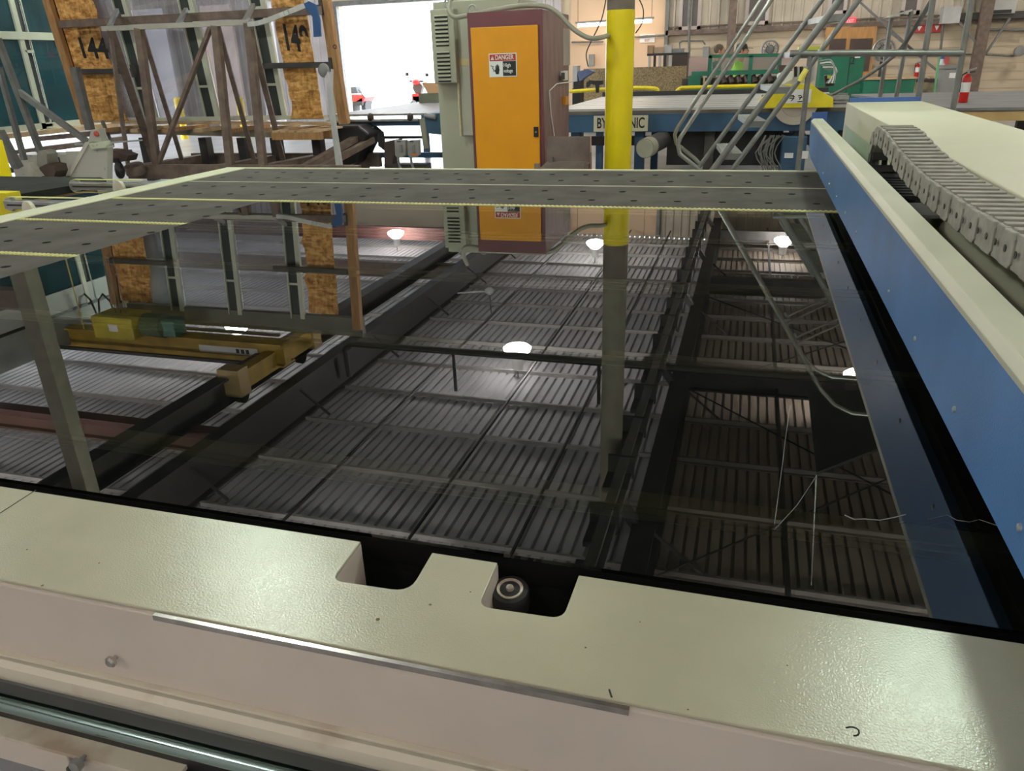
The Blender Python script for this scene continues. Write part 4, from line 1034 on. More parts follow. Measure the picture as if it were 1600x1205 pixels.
MB().box((P(600, 255, YC-.5).x, YC-.5, 0), (P(665, 255, YC-.5).x, YC-.3, .3)).build('box_stand', STEELD, ct_)
for k, px in enumerate((616, 636)):
    t = thing('switch_box', (P(px+9, 235, YC-.6).x, YC-.6, .3), ['grey disconnect switch box, left one below the conveyor', 'grey disconnect switch box with orange tab, right one below the conveyor'][k], 'switch box', 'switch boxes')
    poly_y([(px, 220), (px+17, 219), (px+18, 243), (px+14, 244), (px+13, 247), (px+4, 246), (px+1, 243)], YC-.68, .10, 'case', mat('case_grey', (.33,.32,.30), .5, var=.1), t, bevel=.008)
    poly_y([(px+7, 227), (px+11, 226), (px+12, 239), (px+8, 239)], YC-.71, .04, 'handle', GREYM, t, bevel=.005)
    poly_y([(px+4, 220.5), (px+10, 220.3), (px+10, 222), (px+4, 222)], YC-.685, .01, 'top_slot', BLACK, t)
    if k: poly_y([(px+7, 240), (px+15, 240), (px+15, 243), (px+7, 243)], YC-.69, .02, 'orange_tab', mat('orange_tab', (.75,.18,.03), .5, var=0), t)
    MB().path(smoothpts([P(px+6, 246, YC-.63), P(px+8, 258, YC-.63), (P(px+12, 270, YC-.6).x, YC-.5, .05)]), .018, 6).build('cable', GREYM, t, smooth=True)
# low box and vehicles by the door
o = MB().box((P(655, 158, 14.0).x, 14.0, za+.001), (P(690, 150, 14.0).x+.3, 14.4, P(670, 146, 14.0).z)).build('green_bin', mat('bin_green', (.14,.15,.10), .6, var=.1)); tag(o, 'low dark green bin standing on the conveyor by the pillar', 'box')
o = MB().prism([P(659, 129, 14.2), P(690, 131, 14.2), P(690, 146, 14.2), P(668, 146, 14.2)], (0, .15, 0)).build('cardboard_flap', mat('cardboard', (.55,.33,.17), .8, var=.05)); tag(o, 'tan cardboard piece leaning out of the green bin', 'cardboard')
YM = 26.5
mo = thing('red_scooter', (P(651, 150, YM).x, YM, 0), 'red motor scooter with round mirrors standing outside the bright doorway', 'scooter')
c = P(651, 140, YM)
def Sx(px, py, dy=0): return P(px, py, YM+dy)
MB().prism([Sx(645,131), Sx(655,129), Sx(660,134), Sx(657,146), Sx(648,146), Sx(644,138)], (0, .25, 0)).build('front_shield', BROWND, mo, bevel=.03)
MB().prism([Sx(643,146), Sx(656,146), Sx(656,160), Sx(643,160)], (0, .5, 0)).build('red_body', RED, mo, bevel=.04)
MB().tube(Sx(640,127), Sx(662,127), .03, 8).build('handlebar', BLACK, mo, smooth=True)
for a, b in (((646,127),(636,116)), ((656,127),(667,117))):
    MB().tube(Sx(*a), Sx(*b), .012, 6).build('mirror_stem', BLACK, mo); MB().ball(Sx(*b), .065, 10, (1.2,.3,1)).build('mirror', BLACK, mo, smooth=True)
MB().ball(Sx(650,128), .12, 10, (1.3,1,.9)).build('headlamp', RED, mo, smooth=True)
bx = Sx(650, 150).x
for dy in (-.3, 1.0): MB().lathe([(.08,-.05),(.24,-.05),(.26,0),(.24,.05),(.08,.05)], (bx, YM+dy, .26), (1,0,0), 20).build('wheel', RUBBER, mo, smooth=True)
MB().box((bx-.12, YM, .3), (bx+.12, YM+1.1, .62)).build('chassis', BLACK, mo)
mw = thing('riding_mower', (P(560, 150, YM).x, YM, 0), 'red riding mower with black seat outside the doorway beside the timber stud', 'mower')
MB().prism([Sx(541,148), Sx(567,148), Sx(570,153), Sx(566,160), Sx(541,160)], (0, .9, 0)).build('red_deck', RED, mw, bevel=.03)
MB().prism([Sx(541,136), Sx(555,135), Sx(559,146), Sx(541,147)], (0, .4, 0)).build('seat', mat('seat_black', (.04,.05,.055), .6, var=0), mw, bevel=.04)
MB().prism([Sx(545,153), Sx(566,153), Sx(566,165), Sx(545,165)], (0, .8, 0)).build('black_frame', BLACK, mw)
for px in (546, 564):
    x = Sx(px, 160).x
    MB().lathe([(.08,-.08),(.26,-.08),(.28,0),(.26,.08),(.08,.08)], (x, YM+.4, .28), (1,0,0), 20).build('wheel', RUBBER, mw, smooth=True)
MB().tube(Sx(560,140), Sx(570,153), .02, 6).build('lever', BLACK, mw)

# ------------------------------------------------------------------ platform ladder
YN0 = 7.05
ld = thing('platform_ladder', (-.7, 7.4, 0), 'grey steel rolling platform ladder with ribbed steps and tube handrails', 'ladder')
def LN(px, py): return P(px, py, YN0)        # near side plane
WID = .88
def along(p, q, z): t = (z-p.z)/(q.z-p.z); return p+(q-p)*t
GT = mat('tube_grey', (.20,.20,.19), .35, .35, var=.12, scale=10)
off = V((-.11, WID, 0))
n0, n1 = LN(1144, 225), LN(1312, 0)
m0, m1 = LN(1174, 225), LN(1342, 0)
ZP = 2.35
for p, q, w_ in ((n0, n1, .028), (m0, m1, .022)):
    MB().tube(along(p, q, .03), along(p, q, ZP), w_, 10).build('stringer', GT, ld, smooth=True)
    MB().tube(along(p, q, .03)+off, along(p, q, ZP)+off, .022, 10).build('stringer', GT, ld, smooth=True)
h0, h1 = LN(1061, 218), LN(1205, 0)
zl = h0.z+.02
for o_ in (V((0,0,0)), off):
    top = along(h0, h1, 3.39); low = along(h0, h1, zl)
    bend = [low+V((-.02, 0, -.06)), low+V((-.0, 0, -.14))]
    endp = along(n0, n1, .62)
    pts = [top+V((1.3, 0, .02)), top+V((.18, 0, .02)), top+V((.02, 0, -.05))]+[along(h0, h1, z) for z in (3.2, 2.6, 1.6)]+[low]+bend+[endp+V((-.06, 0, .06)), endp]
    MB().path([p+o_ for p in pts], .019, 10).build('handrail', mat('rail_bright', (.36,.36,.33), .25, .6, var=.1), ld, smooth=True)
for za, pa_, pb_ in ((0, (1224, 496), (1290, 464)), (0, (1239, 528), (1310, 496))):
    a, b = MY(*pa_, YN0), MY(*pb_, YN0+WID)
    for dz in (0, .07):
        MB().path([a+V((0,0,dz-.05)), a+V((.03,.03,dz)), b+V((0,-.03,dz)), b+V((0,0,dz-.05))], .013, 8).build('guard_tube', GT, ld, smooth=True)
steps = [(241,), (192,), (139,), (84,), (28,)]
z0s = P(1131, 241, YN0).z
for k in range(10):
    z = .26+k*.262+(z0s-.26-2*.262)
    if z > ZP-.1: break
    a = along(n0, n1, z); b = along(m0, m1, z)
    st_ = MB().prism([a, b, b+off, a+off], (0, 0, -.04)).build('step', GALV, ld)
    rb = MB()
    for j in range(9):
        t = (j+.5)/9; rb.bar(a+(b-a)*t+V((0,0,.003)), a+(b-a)*t+off+V((0,0,.003)), .008, .006)
    rb.build('tread_ribs', GREYL, st_)
    MB().bar(along(n0,n1,z-.02), along(m0,m1,z-.02), .02, .05).build('step_end', GT, ld)
a = along(m0, m1, ZP)
MB().box((a.x-.05, YN0, ZP-.04), (a.x+1.05, YN0+WID, ZP)).build('platform', GALV, ld)
for (pt, pb) in (((1517, 0), (1493, 165)), ((1456, 0), (1440, 150)), ((1266, 86), (1247, 262))):
    p, q = LN(*pt), LN(*pb); d_ = (q-p)/(q.z-p.z); top = p+d_*(ZP-p.z); bot = p+d_*(0-p.z)
    if pt[0] == 1266: top = p
    MB().tube(V((q.x, YN0, 0.05)), V((p.x, YN0, top.z)), .022, 10).build('upright', GT, ld, smooth=True)
MB().tube(LN(1290, 83), LN(1505, 83), .026, 10).build('side_tube', GT, ld, smooth=True)
MB().tube(LN(1234, 84), LN(1300, 84), .028, 10).build('side_tube', GT, ld, smooth=True)
MB().tube(V((LN(1131, 255).x-.15, YN0, .12)), V((LN(1493, 165).x, YN0, .12)), .024, 8).build('base_tube', GT, ld, smooth=True)
MB().tube(V((LN(1131, 255).x-.15, YN0+WID, .12)), V((LN(1493, 165).x, YN0+WID, .12)), .024, 8).build('base_tube', GT, ld, smooth=True)
for x in (LN(1131, 255).x-.1, LN(1493, 165).x):
    for y in (YN0, YN0+WID): MB().lathe([(.02,-.02),(.06,-.02),(.06,.02),(.02,.02)], (x, y, .06), (0,1,0), 14).build('wheel', BLACK, ld, smooth=True)
p = along(m0, m1, P(1258, 121, YN0).z); MB().tube(LN(1249, 127)+V((0,-.002,0)), LN(1261, 108)+V((0,-.002,0)), .026, 10).build('yellow_tape', mat('tape_y', (.75,.66,.12), .5, var=.05), ld, smooth=True)
for (a, b) in (((1387, 153-4), (1393, 28)), ((1400, 155), (1424, 18))):
    o = MB().tube(P(a[0]+6, 150, 9.6), P(*b, 9.6), .022, 8)
fr_ = thing('tube_stand', (P(1405, 90, 9.6).x, 9.6, zt), 'tall thin tube stand with slanted white shelf tray on top, beyond the ladder', 'stand')
ztb = 1.04
MB().tube(V((P(1376, 140, 9.6).x, 9.6, 0)), P(1393, 28, 9.6), .022, 8).build('leg', GT, fr_, smooth=True)
MB().tube(V((P(1400, 130, 9.6).x, 9.6, 0)), P(1424, 17, 9.6), .022, 8).build('leg', GT, fr_, smooth=True)
MB().prism([P(1384, 28, 9.5), P(1396, 23, 9.5), P(1426, 14, 9.5), P(1424, 18, 9.5), P(1390, 28, 9.5)], (0, .4, 0)).build('tray', GREYL, fr_)

# ------------------------------------------------------------------ right hand table with timber front
rt = thing('felt_long_table', (3.6, 10.0, 0), 'grey felt topped table with timber front edge at the far right', 'table')
p0, p1, p2, p3 = PZ(1488, 169, 1.03), PZ(1640, 165, 1.03), PZ(1640, 141, 1.03), PZ(1330, 147, 1.03)
y0 = p0.y
MB().prism([(p0.x-.0, y0, 1.03), (p1.x+1.2, y0, 1.03), (p1.x+1.2, p3.y, 1.03), (P(1330, 147, p3.y).x, p3.y, 1.03)], (0, 0, -.03)).build('felt_top', T3TOP, rt)
MB().box((p0.x, y0-.01, .995), (p1.x+1.2, y0+.02, 1.0)).build('dark_edge', BLACK, rt)
MB().box((p0.x+.03, y0, P(1550, 189, y0).z), (p1.x+1.2, y0+.06, .995)).build('timber_front', WOODR, rt)
for x in (p0.x+.3, p0.x+1.5, p0.x+2.7): MB().box((x, y0+.1, 0), (x+.1, y0+.2, .95)).build('leg', STEELD, rt); MB().box((x, p3.y-.3, 0), (x+.1, p3.y-.2, .95)).build('leg', STEELD, rt)
# fire extinguishers
def extinguisher(c, h, label, y):
    t = thing('fire_extinguisher', (c.x, y, c.z), label, 'fire extinguisher', 'fire extinguishers')
    r = h*.13
    MB().lathe([(r*.9,0),(r,h*.02),(r,h*.66),(r*.8,h*.74),(r*.35,h*.80),(r*.35,h*.84)], (c.x, y, c.z), n=20).build('cylinder', RED, t, smooth=True)
    MB().lathe([(r*1.01,h*.30),(r*1.01,h*.58)], (c.x, y, c.z), n=20).build('label_band', PAPER, t, smooth=True)
    MB().bar((c.x-r*.4, y, c.z+h*.88), (c.x+r*1.6, y, c.z+h*.97), r*.5, r*.3).build('handle', GALV, t)
    MB().bar((c.x-r*.4, y, c.z+h*.85), (c.x+r*1.4, y, c.z+h*.87), r*.5, r*.3).build('lever', BLACK, t)
    MB().lathe([(r*.4,h*.82),(r*.4,h*.93)], (c.x, y, c.z), n=10).build('valve', GALV, t, smooth=True)
    MB().path([(c.x-r*.3, y-r*.5, c.z+h*.86), (c.x-r*1.3, y-r*.5, c.z+h*.78), (c.x-r*1.25, y-r*.6, c.z+h*.3)], r*.16, 6).build('hose', BLACK, t, smooth=True)
    return t
q = PZ(1504, 160.5, 1.03); ye = max(q.y, y0+.15); q = P(1504, 160.5, ye); q.z = 1.031
h_ = P(1510, 105, ye).z-1.031
extinguisher(q, h_, 'red fire extinguisher with white label standing on the grey table by the ladder post', ye)
q = P(1433, 121, YW-.3); h_ = P(1436, 94, YW-.3).z-q.z
extinguisher(q, h_, 'red fire extinguisher with two white labels hanging on the back wall', YW-.14)
_e = [o for o in col.objects if o.name.startswith('fire_extinguisher') and o.parent is None][-1]
MB().box((q.x-.05, YW-.10, q.z+.1), (q.x+.05, YW-.002, q.z+.3)).build('wall_bracket', STEELD, _e)

# ------------------------------------------------------------------ back wall furniture
def W(px, py, d=.06): return P(px, py, YW-d)
def panel(name, x0, y0_, x1, y1_, m, th=.05, d=.06, parent=None):
    a, b = W(x0, y0_, d), W(x1, y1_, d)
    return MB().box((a.x, YW-d-th, b.z), (b.x, YW-.002, a.z)).build(name, m, parent)
wn = 0
for x0, y0_, x1, y1_, lb in ((1063, -6, 1094, 46, ''), (1167, -12, 1200, 38, ''), (1296, -14, 1322, 22, ''), (1411, -10, 1436, 22, '')):
    wn += 1
    a, b = W(x0, y0_, .12), W(x1, y1_, .12)
    f = MB(); w_ = .09
    f.box((a.x, YW-.18, b.z), (a.x+w_, YW-.11, a.z)); f.box((b.x-w_, YW-.18, b.z), (b.x, YW-.11, a.z)); f.box((a.x, YW-.18, b.z), (b.x, YW-.11, b.z+w_)); f.box((a.x, YW-.18, a.z-w_), (b.x, YW-.11, a.z))
    o = tag(f.build('window_%d' % wn, mat('window_frame', (.52,.45,.42), .6, var=.05)), kind='structure')
    g_ = MB().box((a.x+w_, YW-.14, b.z+w_), (b.x-w_, YW-.12, a.z-w_)).build('pane', mat('dark_pane', (.10,.08,.075), .3, var=.1)); g_.parent = o; g_.location = g_.location-o.location
    if wn == 1:
        xm_ = (a.x+b.x)/2; g2 = MB().box((xm_-.05, YW-.17, b.z+w_), (xm_+.05, YW-.141, a.z-w_)).build('centre_bar', mat('window_frame', (.5,.45,.42))); g2.parent = o; g2.location = g2.location-o.location
# conduits on wall
def conduit(pts, r, label, d=.2):
    return tag(MB().path([W(a, b, d) for a, b in pts], r, 8).build('wall_conduit', STEELG, smooth=True), label, 'conduit')
conduit([(1076, 40), (1079, -10)], .05, 'thick grey riser pipe on the back wall left of the ladder', .3)
tag(MB().path([W(1076, 130, .3), W(1077, 40, .3)], .035, 8).build('wall_conduit', STEELG, smooth=True), 'lower run of grey riser pipe behind the chipboard wall end', 'conduit')
conduit([(1062, 78), (1062, 67), (1066, 64), (1098, 64), (1102, 70)], .02, 'thin looped conduit on the block wall feeding the grey switch')
conduit([(893, 66), (943, 65)], .025, 'thin horizontal conduit across the peach wall', .22)
conduit([(990, 58), (1038, 55)], .025, 'thin horizontal conduit right of the yellow column', .22)
conduit([(1320, 88), (1520, 85)], .02, 'thin horizontal conduit along the block wall behind the railing')
conduit([(1469, 84), (1474, 38)], .03, 'pair of risers beside the red sign')
conduit([(1600, 84), (1582, 88), (1540, 85)], .025, 'thin conduit sweeping to the round meter at the right edge')
conduit([(1540, 46), (1605, 47)], .03, 'upper horizontal conduit at the right edge of the wall')
for pts, lb in ((((948, -8), (940, 30), (925, 62), (916, 84), (919, 104)), 'thin black cable drooping in front of the peach wall left of the yellow column'),
                (((995, -8), (1005, 14), (1003, 36), (993, 52)), 'thin black cable drooping in front of the peach wall right of the yellow column')):
    tag(MB().path(smoothpts([P(a, b, 16.0) for a, b in pts]), .012, 6).build('drooping_cable', BLACK, smooth=True), lb, 'cable')
# fluorescent fixture
fl = thing('tube_light', W(962, 38, .9), 'warm white fluorescent tube light hanging before the peach wall', 'lamp')
a, b = W(903, 40, .9), W(1018, 32.5, .9)
a.y = b.y = YW-.9
MB().tube(a, b, .045, 10).build('tube', emis('tube_glow', (1.0,.84,.62), 16.0), fl, smooth=True)
MB().bar(a+V((-.06, 0, .07)), b+V((.06, 0, .07)), .14, .05).build('housing', GREYM, fl)
for e in (a, b): MB().tube(e+V((0, 0, .09)), V((e.x, e.y, ZR-.1)), .006, 5).build('suspension_wire', BLACK, fl)
# signs
def sign(x0, y0_, x1, y1_, m, lines, label, tm, th=.03, d=.13, name='sign', f=.5, sx=.8):
    a, b = W(x0, y0_, d), W(x1, y1_, d)
    y = YW-d
    o = MB().box((a.x, y-th, b.z), (b.x, YW-.002, a.z)).build(name, m); tag(o, label, 'sign')
    n = len(lines); hh = (a.z-b.z)/n
    for i, ln in enumerate(lines):
        if ln: text(ln, hh*f, ((a.x+b.x)/2, y-th-.002, a.z-hh*(i+.5)), X_, Z_, tm, o, sx=sx, offset=.002)
    return o, a, b, y-th
sign(1000, 54, 1023, 66, PAPER, ['NOT AN', 'EXIT'], 'small white sign reading not an exit on the peach wall', mat('ink_red', (.35,.10,.08), .6, var=0), f=.8)
o = sign(1321, 28, 1336, 39, emis('exit_red', (.95,.05,.08), .9), ['EXIT'], 'glowing red exit sign above the wooden doors', PAPER, f=.75, sx=.62)[0]
o, a, b, y = sign(1219, 41, 1281, 46, mat('banner', (.62,.50,.22), .7, var=.05), [None], 'narrow yellowed banner with blurred dark capitals under the siding', INK, th=.01)
hh = a.z-b.z
for k in range(17):
    if k in (4, 12): continue
    x = a.x+(b.x-a.x)*(.05+.054*k)
    MB().box((x, y-.012, b.z+hh*.25), (x+(b.x-a.x)*(.018+.016*((k*7) % 3)/2), y-.0095, a.z-hh*.25)).build('blurred_capital', mat('ink_brown', (.16,.09,.04), .7, var=0), o)
o, a, b, y = sign(1432, 32, 1469, 50, SIGNR, ['FIRE EXTINGUISHER', '', ''], 'red fire extinguisher sign with white arrows on the back wall', PAPER, f=.62, sx=.62, d=.13)
for fx in (.12, .80):
    cxx = a.x+(b.x-a.x)*fx; MB().prism([(cxx-.04, y-.004, a.z-.14), (cxx+.08, y-.004, a.z-.14), (cxx+.02, y-.004, b.z+.04)], (0, .003, 0)).build('arrow', PAPER, o)
text('FIRE', .08, ((a.x+b.x)/2, y-.004, a.z-.17), X_, Z_, PAPER, o); text('EXT', .08, ((a.x+b.x)/2, y-.004, b.z+.05), X_, Z_, PAPER, o)
tag(panel('blank_panel', 1475, 11, 1498, 36, GREYL, .06, .5), 'blank grey square panel mounted at the girt above the railing', 'panel')
o = panel('wall_unit', 1550, -18, 1582, 21, GREYL, .2, .2); tag(o, 'grey wall unit with black slot at the top right of the back wall', 'heater')
a, b = W(1551, 16, .41), W(1580, 20, .41); c = MB().box((a.x, YW-.42, b.z), (b.x, YW-.40, a.z)).build('slot', BLACK); c.parent = o; c.location = c.location-o.location
# wooden doors
for k, (x0, x1, px0, px1) in enumerate(((1291, 1326, 1297, 1320), (1328, 1368, 1329, 1361))):
    a, b = W(x0, 43, .2), W(x1, 60, .2)
    o = tag(MB().box((a.x, YW-.24, 0), (b.x, YW-.16, a.z)).build('door_%d' % (2+k), DOORW), kind='structure')
    c0_, c1_ = W(px0, 61, .25), W(px1, 82, .25)
    g_ = MB().box((c0_.x, YW-.26, c0_.z-.8), (c1_.x, YW-.24, c0_.z)).build('dark_panel', BROWND); g_.parent = o; g_.location = g_.location-o.location
# brown building columns at the wall
for k, (a, b, m, w_, lb) in enumerate((((1546, -6), (1512, 140), COLBR, .26, ''), ((1147, -6), (1139, 80), COLBR, .20, ''))):
    q = P(*a, YW-.45); struct(MB().bar((q.x, YW-.45, 0), (q.x, YW-.45, ZR-.1), w_, w_*.8), 'trim_%d' % (200+k), STEELB)
for k, (a, b) in enumerate((((1540, 84), (1578, 28)), ((1498, 34), (1534, 78)), ((1340, 0), (1445, 95)), ((1385, 45), (1470, 115)))):
    struct(MB().bar(P(*a, YW-.5), P(*b, YW-.5), .05, .05), 'trim_%d' % (210+k), STEELG)
struct(MB().bar(P(1500, 26, YW-.3), P(1620, 22, YW-.3), .12, .16), 'trim_220', STEELD)
o = tag(MB().lathe([(.12,0),(.12,.10),(.08,.12)], P(1592, 80, YW-.3), (0,-1,0), 20).build('meter', GREYM, smooth=True), 'round grey meter on the wall at the right edge', 'meter')
for k, (x0, y0_, x1, y1_, lb) in enumerate(((921, 85, 929, 103, 'grey switch box on the peach wall left of the yellow column'), (1099, 73, 1107, 91, 'grey switch box on the block wall behind the people'))):
    tag(panel('wall_switch', x0, y0_, x1, y1_, GREYM, .1, .14), lb, 'switch box', 'wall switch boxes')
    MB
# fans
def fan(px, py, r, label, y):
    c = P(px, py, y)
    t = thing('drum_fan', (c.x, y, c.z), label, 'fan', 'round cage fans')
    ring = [c+V((r*cos(k*pi/12), 0, r*sin(k*pi/12))) for k in range(24)]
    MB().path(ring, .025, 6, closed=True).build('rim', GALV, t, smooth=True)
    cg = MB()
    for k in range(18):
        an = k*2*pi/18; cg.path([c+V((0, -.10, 0)), c+V((r*.5*cos(an), -.09, r*.5*sin(an))), c+V((r*cos(an), 0, r*sin(an)))], .006, 4)
    for rr in (.35, .68): cg.path([c+V((r*rr*cos(k*pi/12), -.085, r*rr*sin(k*pi/12))) for k in range(24)], .006, 4, closed=True)
    tag(cg.build('wire_cage', GALV, t), kind='stuff')
    for k in range(4):
        an = k*pi/2+.4
        MB().prism([c+V((r*.12*cos(an), 0, r*.12*sin(an))), c+V((r*.8*cos(an-.35), .03, r*.8*sin(an-.35))), c+V((r*.85*cos(an+.35), -.03, r*.85*sin(an+.35)))], (0, .01, 0)).build('blade', GREYM, t)
    MB().lathe([(.03,-.06),(.10,-.05),(.10,.12),(.04,.15)], c, (0,1,0), 14).build('motor', STEELD, t, smooth=True)
    MB().bar(c+V((0, .1, -.05)), V((c.x, y+.1, .02)), .05, .05).build('stand_post', STEELD, t)
    return t
fan(1203, 77, P(1216, 77, 20).x-P(1203, 77, 20).x, 'round cage fan on the back wall behind the green machine', 20.0)
fan(1381, 78, P(1396, 78, 18).x-P(1379, 78, 18).x, 'larger round cage fan beside the wooden doors', 18.0)
# chipboard partition with boxes
YP = 19.0
cp = tag(MB().box((P(912, 110, YP).x, YP, 0), (P(1073, 104, YP).x, YP+.03, P(1000, 105, YP).z)).build('chipboard_wall', CHIPB), 'speckled chipboard partition behind the yellow column', 'partition')
YQ = 20.0
a, b = P(1011, 84, YQ), P(1073, 106, YQ)
sh = thing('bin_shelf', ((a.x+b.x)/2, YQ, 0), 'dark shelf with black slots holding boxes behind the chipboard partition', 'shelf')
MB().box((a.x, YQ, 0), (b.x, YQ+.5, b.z)).build('cabinet', BROWND, sh)
MB().box((a.x, YQ, a.z-.05), (b.x, YQ+.5, a.z)).build('shelf_board', BLACK, sh)
for k in range(5):
    x = P(1013+k*8, 95, YQ).x; MB().box((x, YQ-.01, b.z), (x+.06, YQ+.02, a.z-.05)).build('divider', GREYL if k % 2 == 0 else BLACK, sh)
c = P(1050, 95, YQ); MB().box((c.x, YQ+.02, b.z), (b.x, YQ+.45, a.z-.05)).build('drawer_block', BROWND, sh)
for k, (x0, y0_, x1, m, lb) in enumerate(((1012, 71, 1021, mat('cardb', (.42,.27,.16), .8, var=.1), 'open brown carton on the dark shelf'), (1022, 74, 1037, mat('cardb2', (.50,.36,.24), .8, var=.1), 'tilted tan carton on the dark shelf'), (1038, 70, 1049, GREYL, 'pale grey box in the middle of the shelf top'), (1050, 76, 1068, GREYM, 'wide grey tray of papers on the shelf top'))):
    p_, q_ = P(x0, y0_, YQ+.1), P(x1, 84, YQ+.1)
    tag(MB().box((p_.x, YQ+.05+k*.02, a.z+.001), (q_.x, YQ+.35, p_.z)).build('storage_box', m), lb, 'box', 'boxes on the shelf')
# clutter left of the column: blue and black machine heads
cl = thing('bench_clutter', (P(905, 125, 17).x, 17.0, 0), 'small blue and grey bench machine left of the yellow column', 'machine')
poly_y([(895, 103), (902, 103), (902, 140), (894, 140)], 17.0, .3, 'grey_post', GREYL, cl)
poly_y([(902, 112), (918, 108), (928, 112), (912, 122), (905, 130)], 17.0, .3, 'blue_body', mat('bench_blue', (.12,.16,.30), .5, var=.2), cl)
poly_y([(896, 128), (908, 126), (908, 140), (896, 142)], 16.9, .3, 'dark_base', BLACK, cl)
MB().box((P(895, 140, 17).x, 16.95, 0), (P(908, 140, 17).x, 17.3, P(900, 138, 17).z)).build('stand', BLACK, cl)
kl = thing('black_clamp_tool', (P(930, 130, YR).x, YR+.03, 1.0), 'black hooked clamp tool on the rear fence left of the yellow column', 'tool')
poly_y([(916, 130), (921, 125), (930, 126), (942, 126), (942, 132), (936, 133), (935, 145), (931, 145), (930, 133), (923, 131), (920, 136), (916, 136)], YR+.01, .06, 'hook_body', BLACK, kl)

# ------------------------------------------------------------------ green machine
YG = 16.0
gm = thing('green_mesh_machine', (P(1160, 110, YG).x, YG, 0), 'green machine with mesh guard panels in front of the two people', 'machine')
def G(px, py, d=0): return P(px, py, YG+d)
a, b = G(1108, 88), G(1221, 86)
MB().bar(a, b, .06, .06).build('top_rail', GRNM, gm)
for px in (1110, 1174, 1219): q = G(px, 87); MB().box((q.x-.035, YG-.03, .9), (q.x+.035, YG+.03, q.z)).build('post', GRNM, gm)
z1, z0 = G(1150, 110).z, G(1150, 117).z
MB().box((a.x-.3, YG-.04, z0), (b.x+.1, YG+.06, z1)).build('mid_beam', GRNM, gm)
z2 = G(1150, 134).z
MB().box((a.x-.3, YG-.04, z2-.1), (b.x+.1, YG+.06, z2)).build('lower_beam', GRNM, gm)
MB().box((a.x-.5, YG+.3, .02), (b.x+.1, YG+.9, z0-.05)).build('machine_bed', BROWND, gm)
ms = MB(); zt_, zb_ = a.z-.03, z1
n = 34; L_ = b.x-a.x; H_ = zt_-zb_
for k in range(-4, n):
    for s_ in (1, -1):
        x0 = a.x+L_*k/n; x1 = x0+H_*1.2
        p_ = V((x0, YG, zb_ if s_ > 0 else zt_)); q_ = V((x1, YG, zt_ if s_ > 0 else zb_))
        if p_.x < a.x: t = (a.x-p_.x)/(q_.x-p_.x); p_ = p_+(q_-p_)*t
        if q_.x > b.x: t = (b.x-p_.x)/(q_.x-p_.x); q_ = p_+(q_-p_)*t
        if q_.x > p_.x: ms.bar(p_, q_, .005, .005, up=(0,1,0))
tag(ms.build('wire_mesh', GRNM, gm), kind='stuff')
for k in range(7):
    x = G(1128+k*12, 125).x
    MB().tube((x, YG+.05, z0-.02), (x+.05, YG+.0, z2+.05), .05, 8).build('hose_stub', BROWND, gm, smooth=True)
poly_y([(1075, 119), (1094, 117), (1094, 141), (1075, 141)], YG-.1, .8, 'left_cabinet', GRNM, gm)
poly_y([(1099, 120), (1102, 120), (1101, 134), (1098, 134)], YG-.12, .03, 'pale_lever', WOODL, gm)
gc = thing('green_cabinet', (P(1320, 110, YG-1).x, YG-1, 0), 'tall dark green cabinet numbered 2 right of the saw carriage', 'cabinet')
a, b = P(1284, 88, YG-1), P(1352, 88, YG-1)
MB().box((a.x, YG-1, 0), (b.x, YG-.2, a.z)).build('body', GRNM, gc, bevel=.01)
MB().box((P(1327, 100, YG-1).x, YG-1.006, 0), (P(1328, 100, YG-1).x, YG-1.0, a.z-.02)).build('door_gap', BLACK, gc)
q = P(1332, 95, YG-1.01); text('2', .16, (q.x, YG-1.008, q.z), X_, Z_, INK, gc)
p_, q_ = P(1336, 87.5, YG-1.01), P(1344, 90.5, YG-1.01); MB().box((p_.x, YG-1.01, q_.z), (q_.x, YG-1.0, p_.z)).build('tag', PAPER, gc)
g2 = thing('green_low_cabinet', (P(1392, 135, YG-1.3).x, YG-1.3, 0), 'low dark green cabinet with cluttered top below the round fan', 'cabinet')
a, b = P(1350, 125, YG-1.3), P(1431, 123, YG-1.3)
MB().box((a.x, YG-1.3, 0), (b.x, YG-.9, a.z)).build('body', GRNM, g2, bevel=.01)
MB().box((a.x, YG-1.32, a.z), (b.x, YG-.88, a.z+.03)).build('pale_top_edge', WOODL, g2)
# workbench bits right: bottle, blue box, grey bin, cartons
YK = 17.0
wbn = thing('work_bench', (P(1455, 135, YK).x, YK, 0), 'cluttered workbench with brown front between extinguisher and brown column', 'bench')
a, b = P(1432, 124, YK), P(1482, 124, YK)
MB().box((a.x, YK, a.z-.05), (b.x, YK+.6, a.z)).build('top', BROWND, wbn)
MB().box((a.x, YK+.02, 0), (b.x-.05, YK+.55, a.z-.05)).build('front', mat('bench_tan', (.40,.33,.20), .8, var=.3, scale=5), wbn)
zb = a.z
c = P(1467, 124, YK+.1); bt = thing('spray_bottle', (c.x, YK+.1, zb), 'clear pale bottle standing on the workbench', 'bottle')
MB().lathe([(.07,0),(.075,.02),(.075,.22),(.03,.30),(.03,.34)], (c.x, YK+.12, zb+.001), n=16).build('body', mat('bottle_pale', (.60,.66,.70), .3, var=0), bt, smooth=True); MB().lathe([(.035,.34),(.035,.38),(.02,.40)], (c.x, YK+.12, zb), n=12).build('cap', BLUE2, bt, smooth=True)
def bench_box(x0, y0_, x1, nm, m, lb, y=YK+.25):
    p_, q_ = P(x0, y0_, y), P(x1, y0_, y)
    return tag(MB().box((p_.x, y, zb+.001), (q_.x, y+.2, p_.z)).build(nm, m), lb, 'box')
bench_box(1469, 119, 1476, 'blue_box', mat('sky_box', (.15,.36,.62), .5, var=0), 'small sky blue box on the workbench beside the bottle', YK+.05)
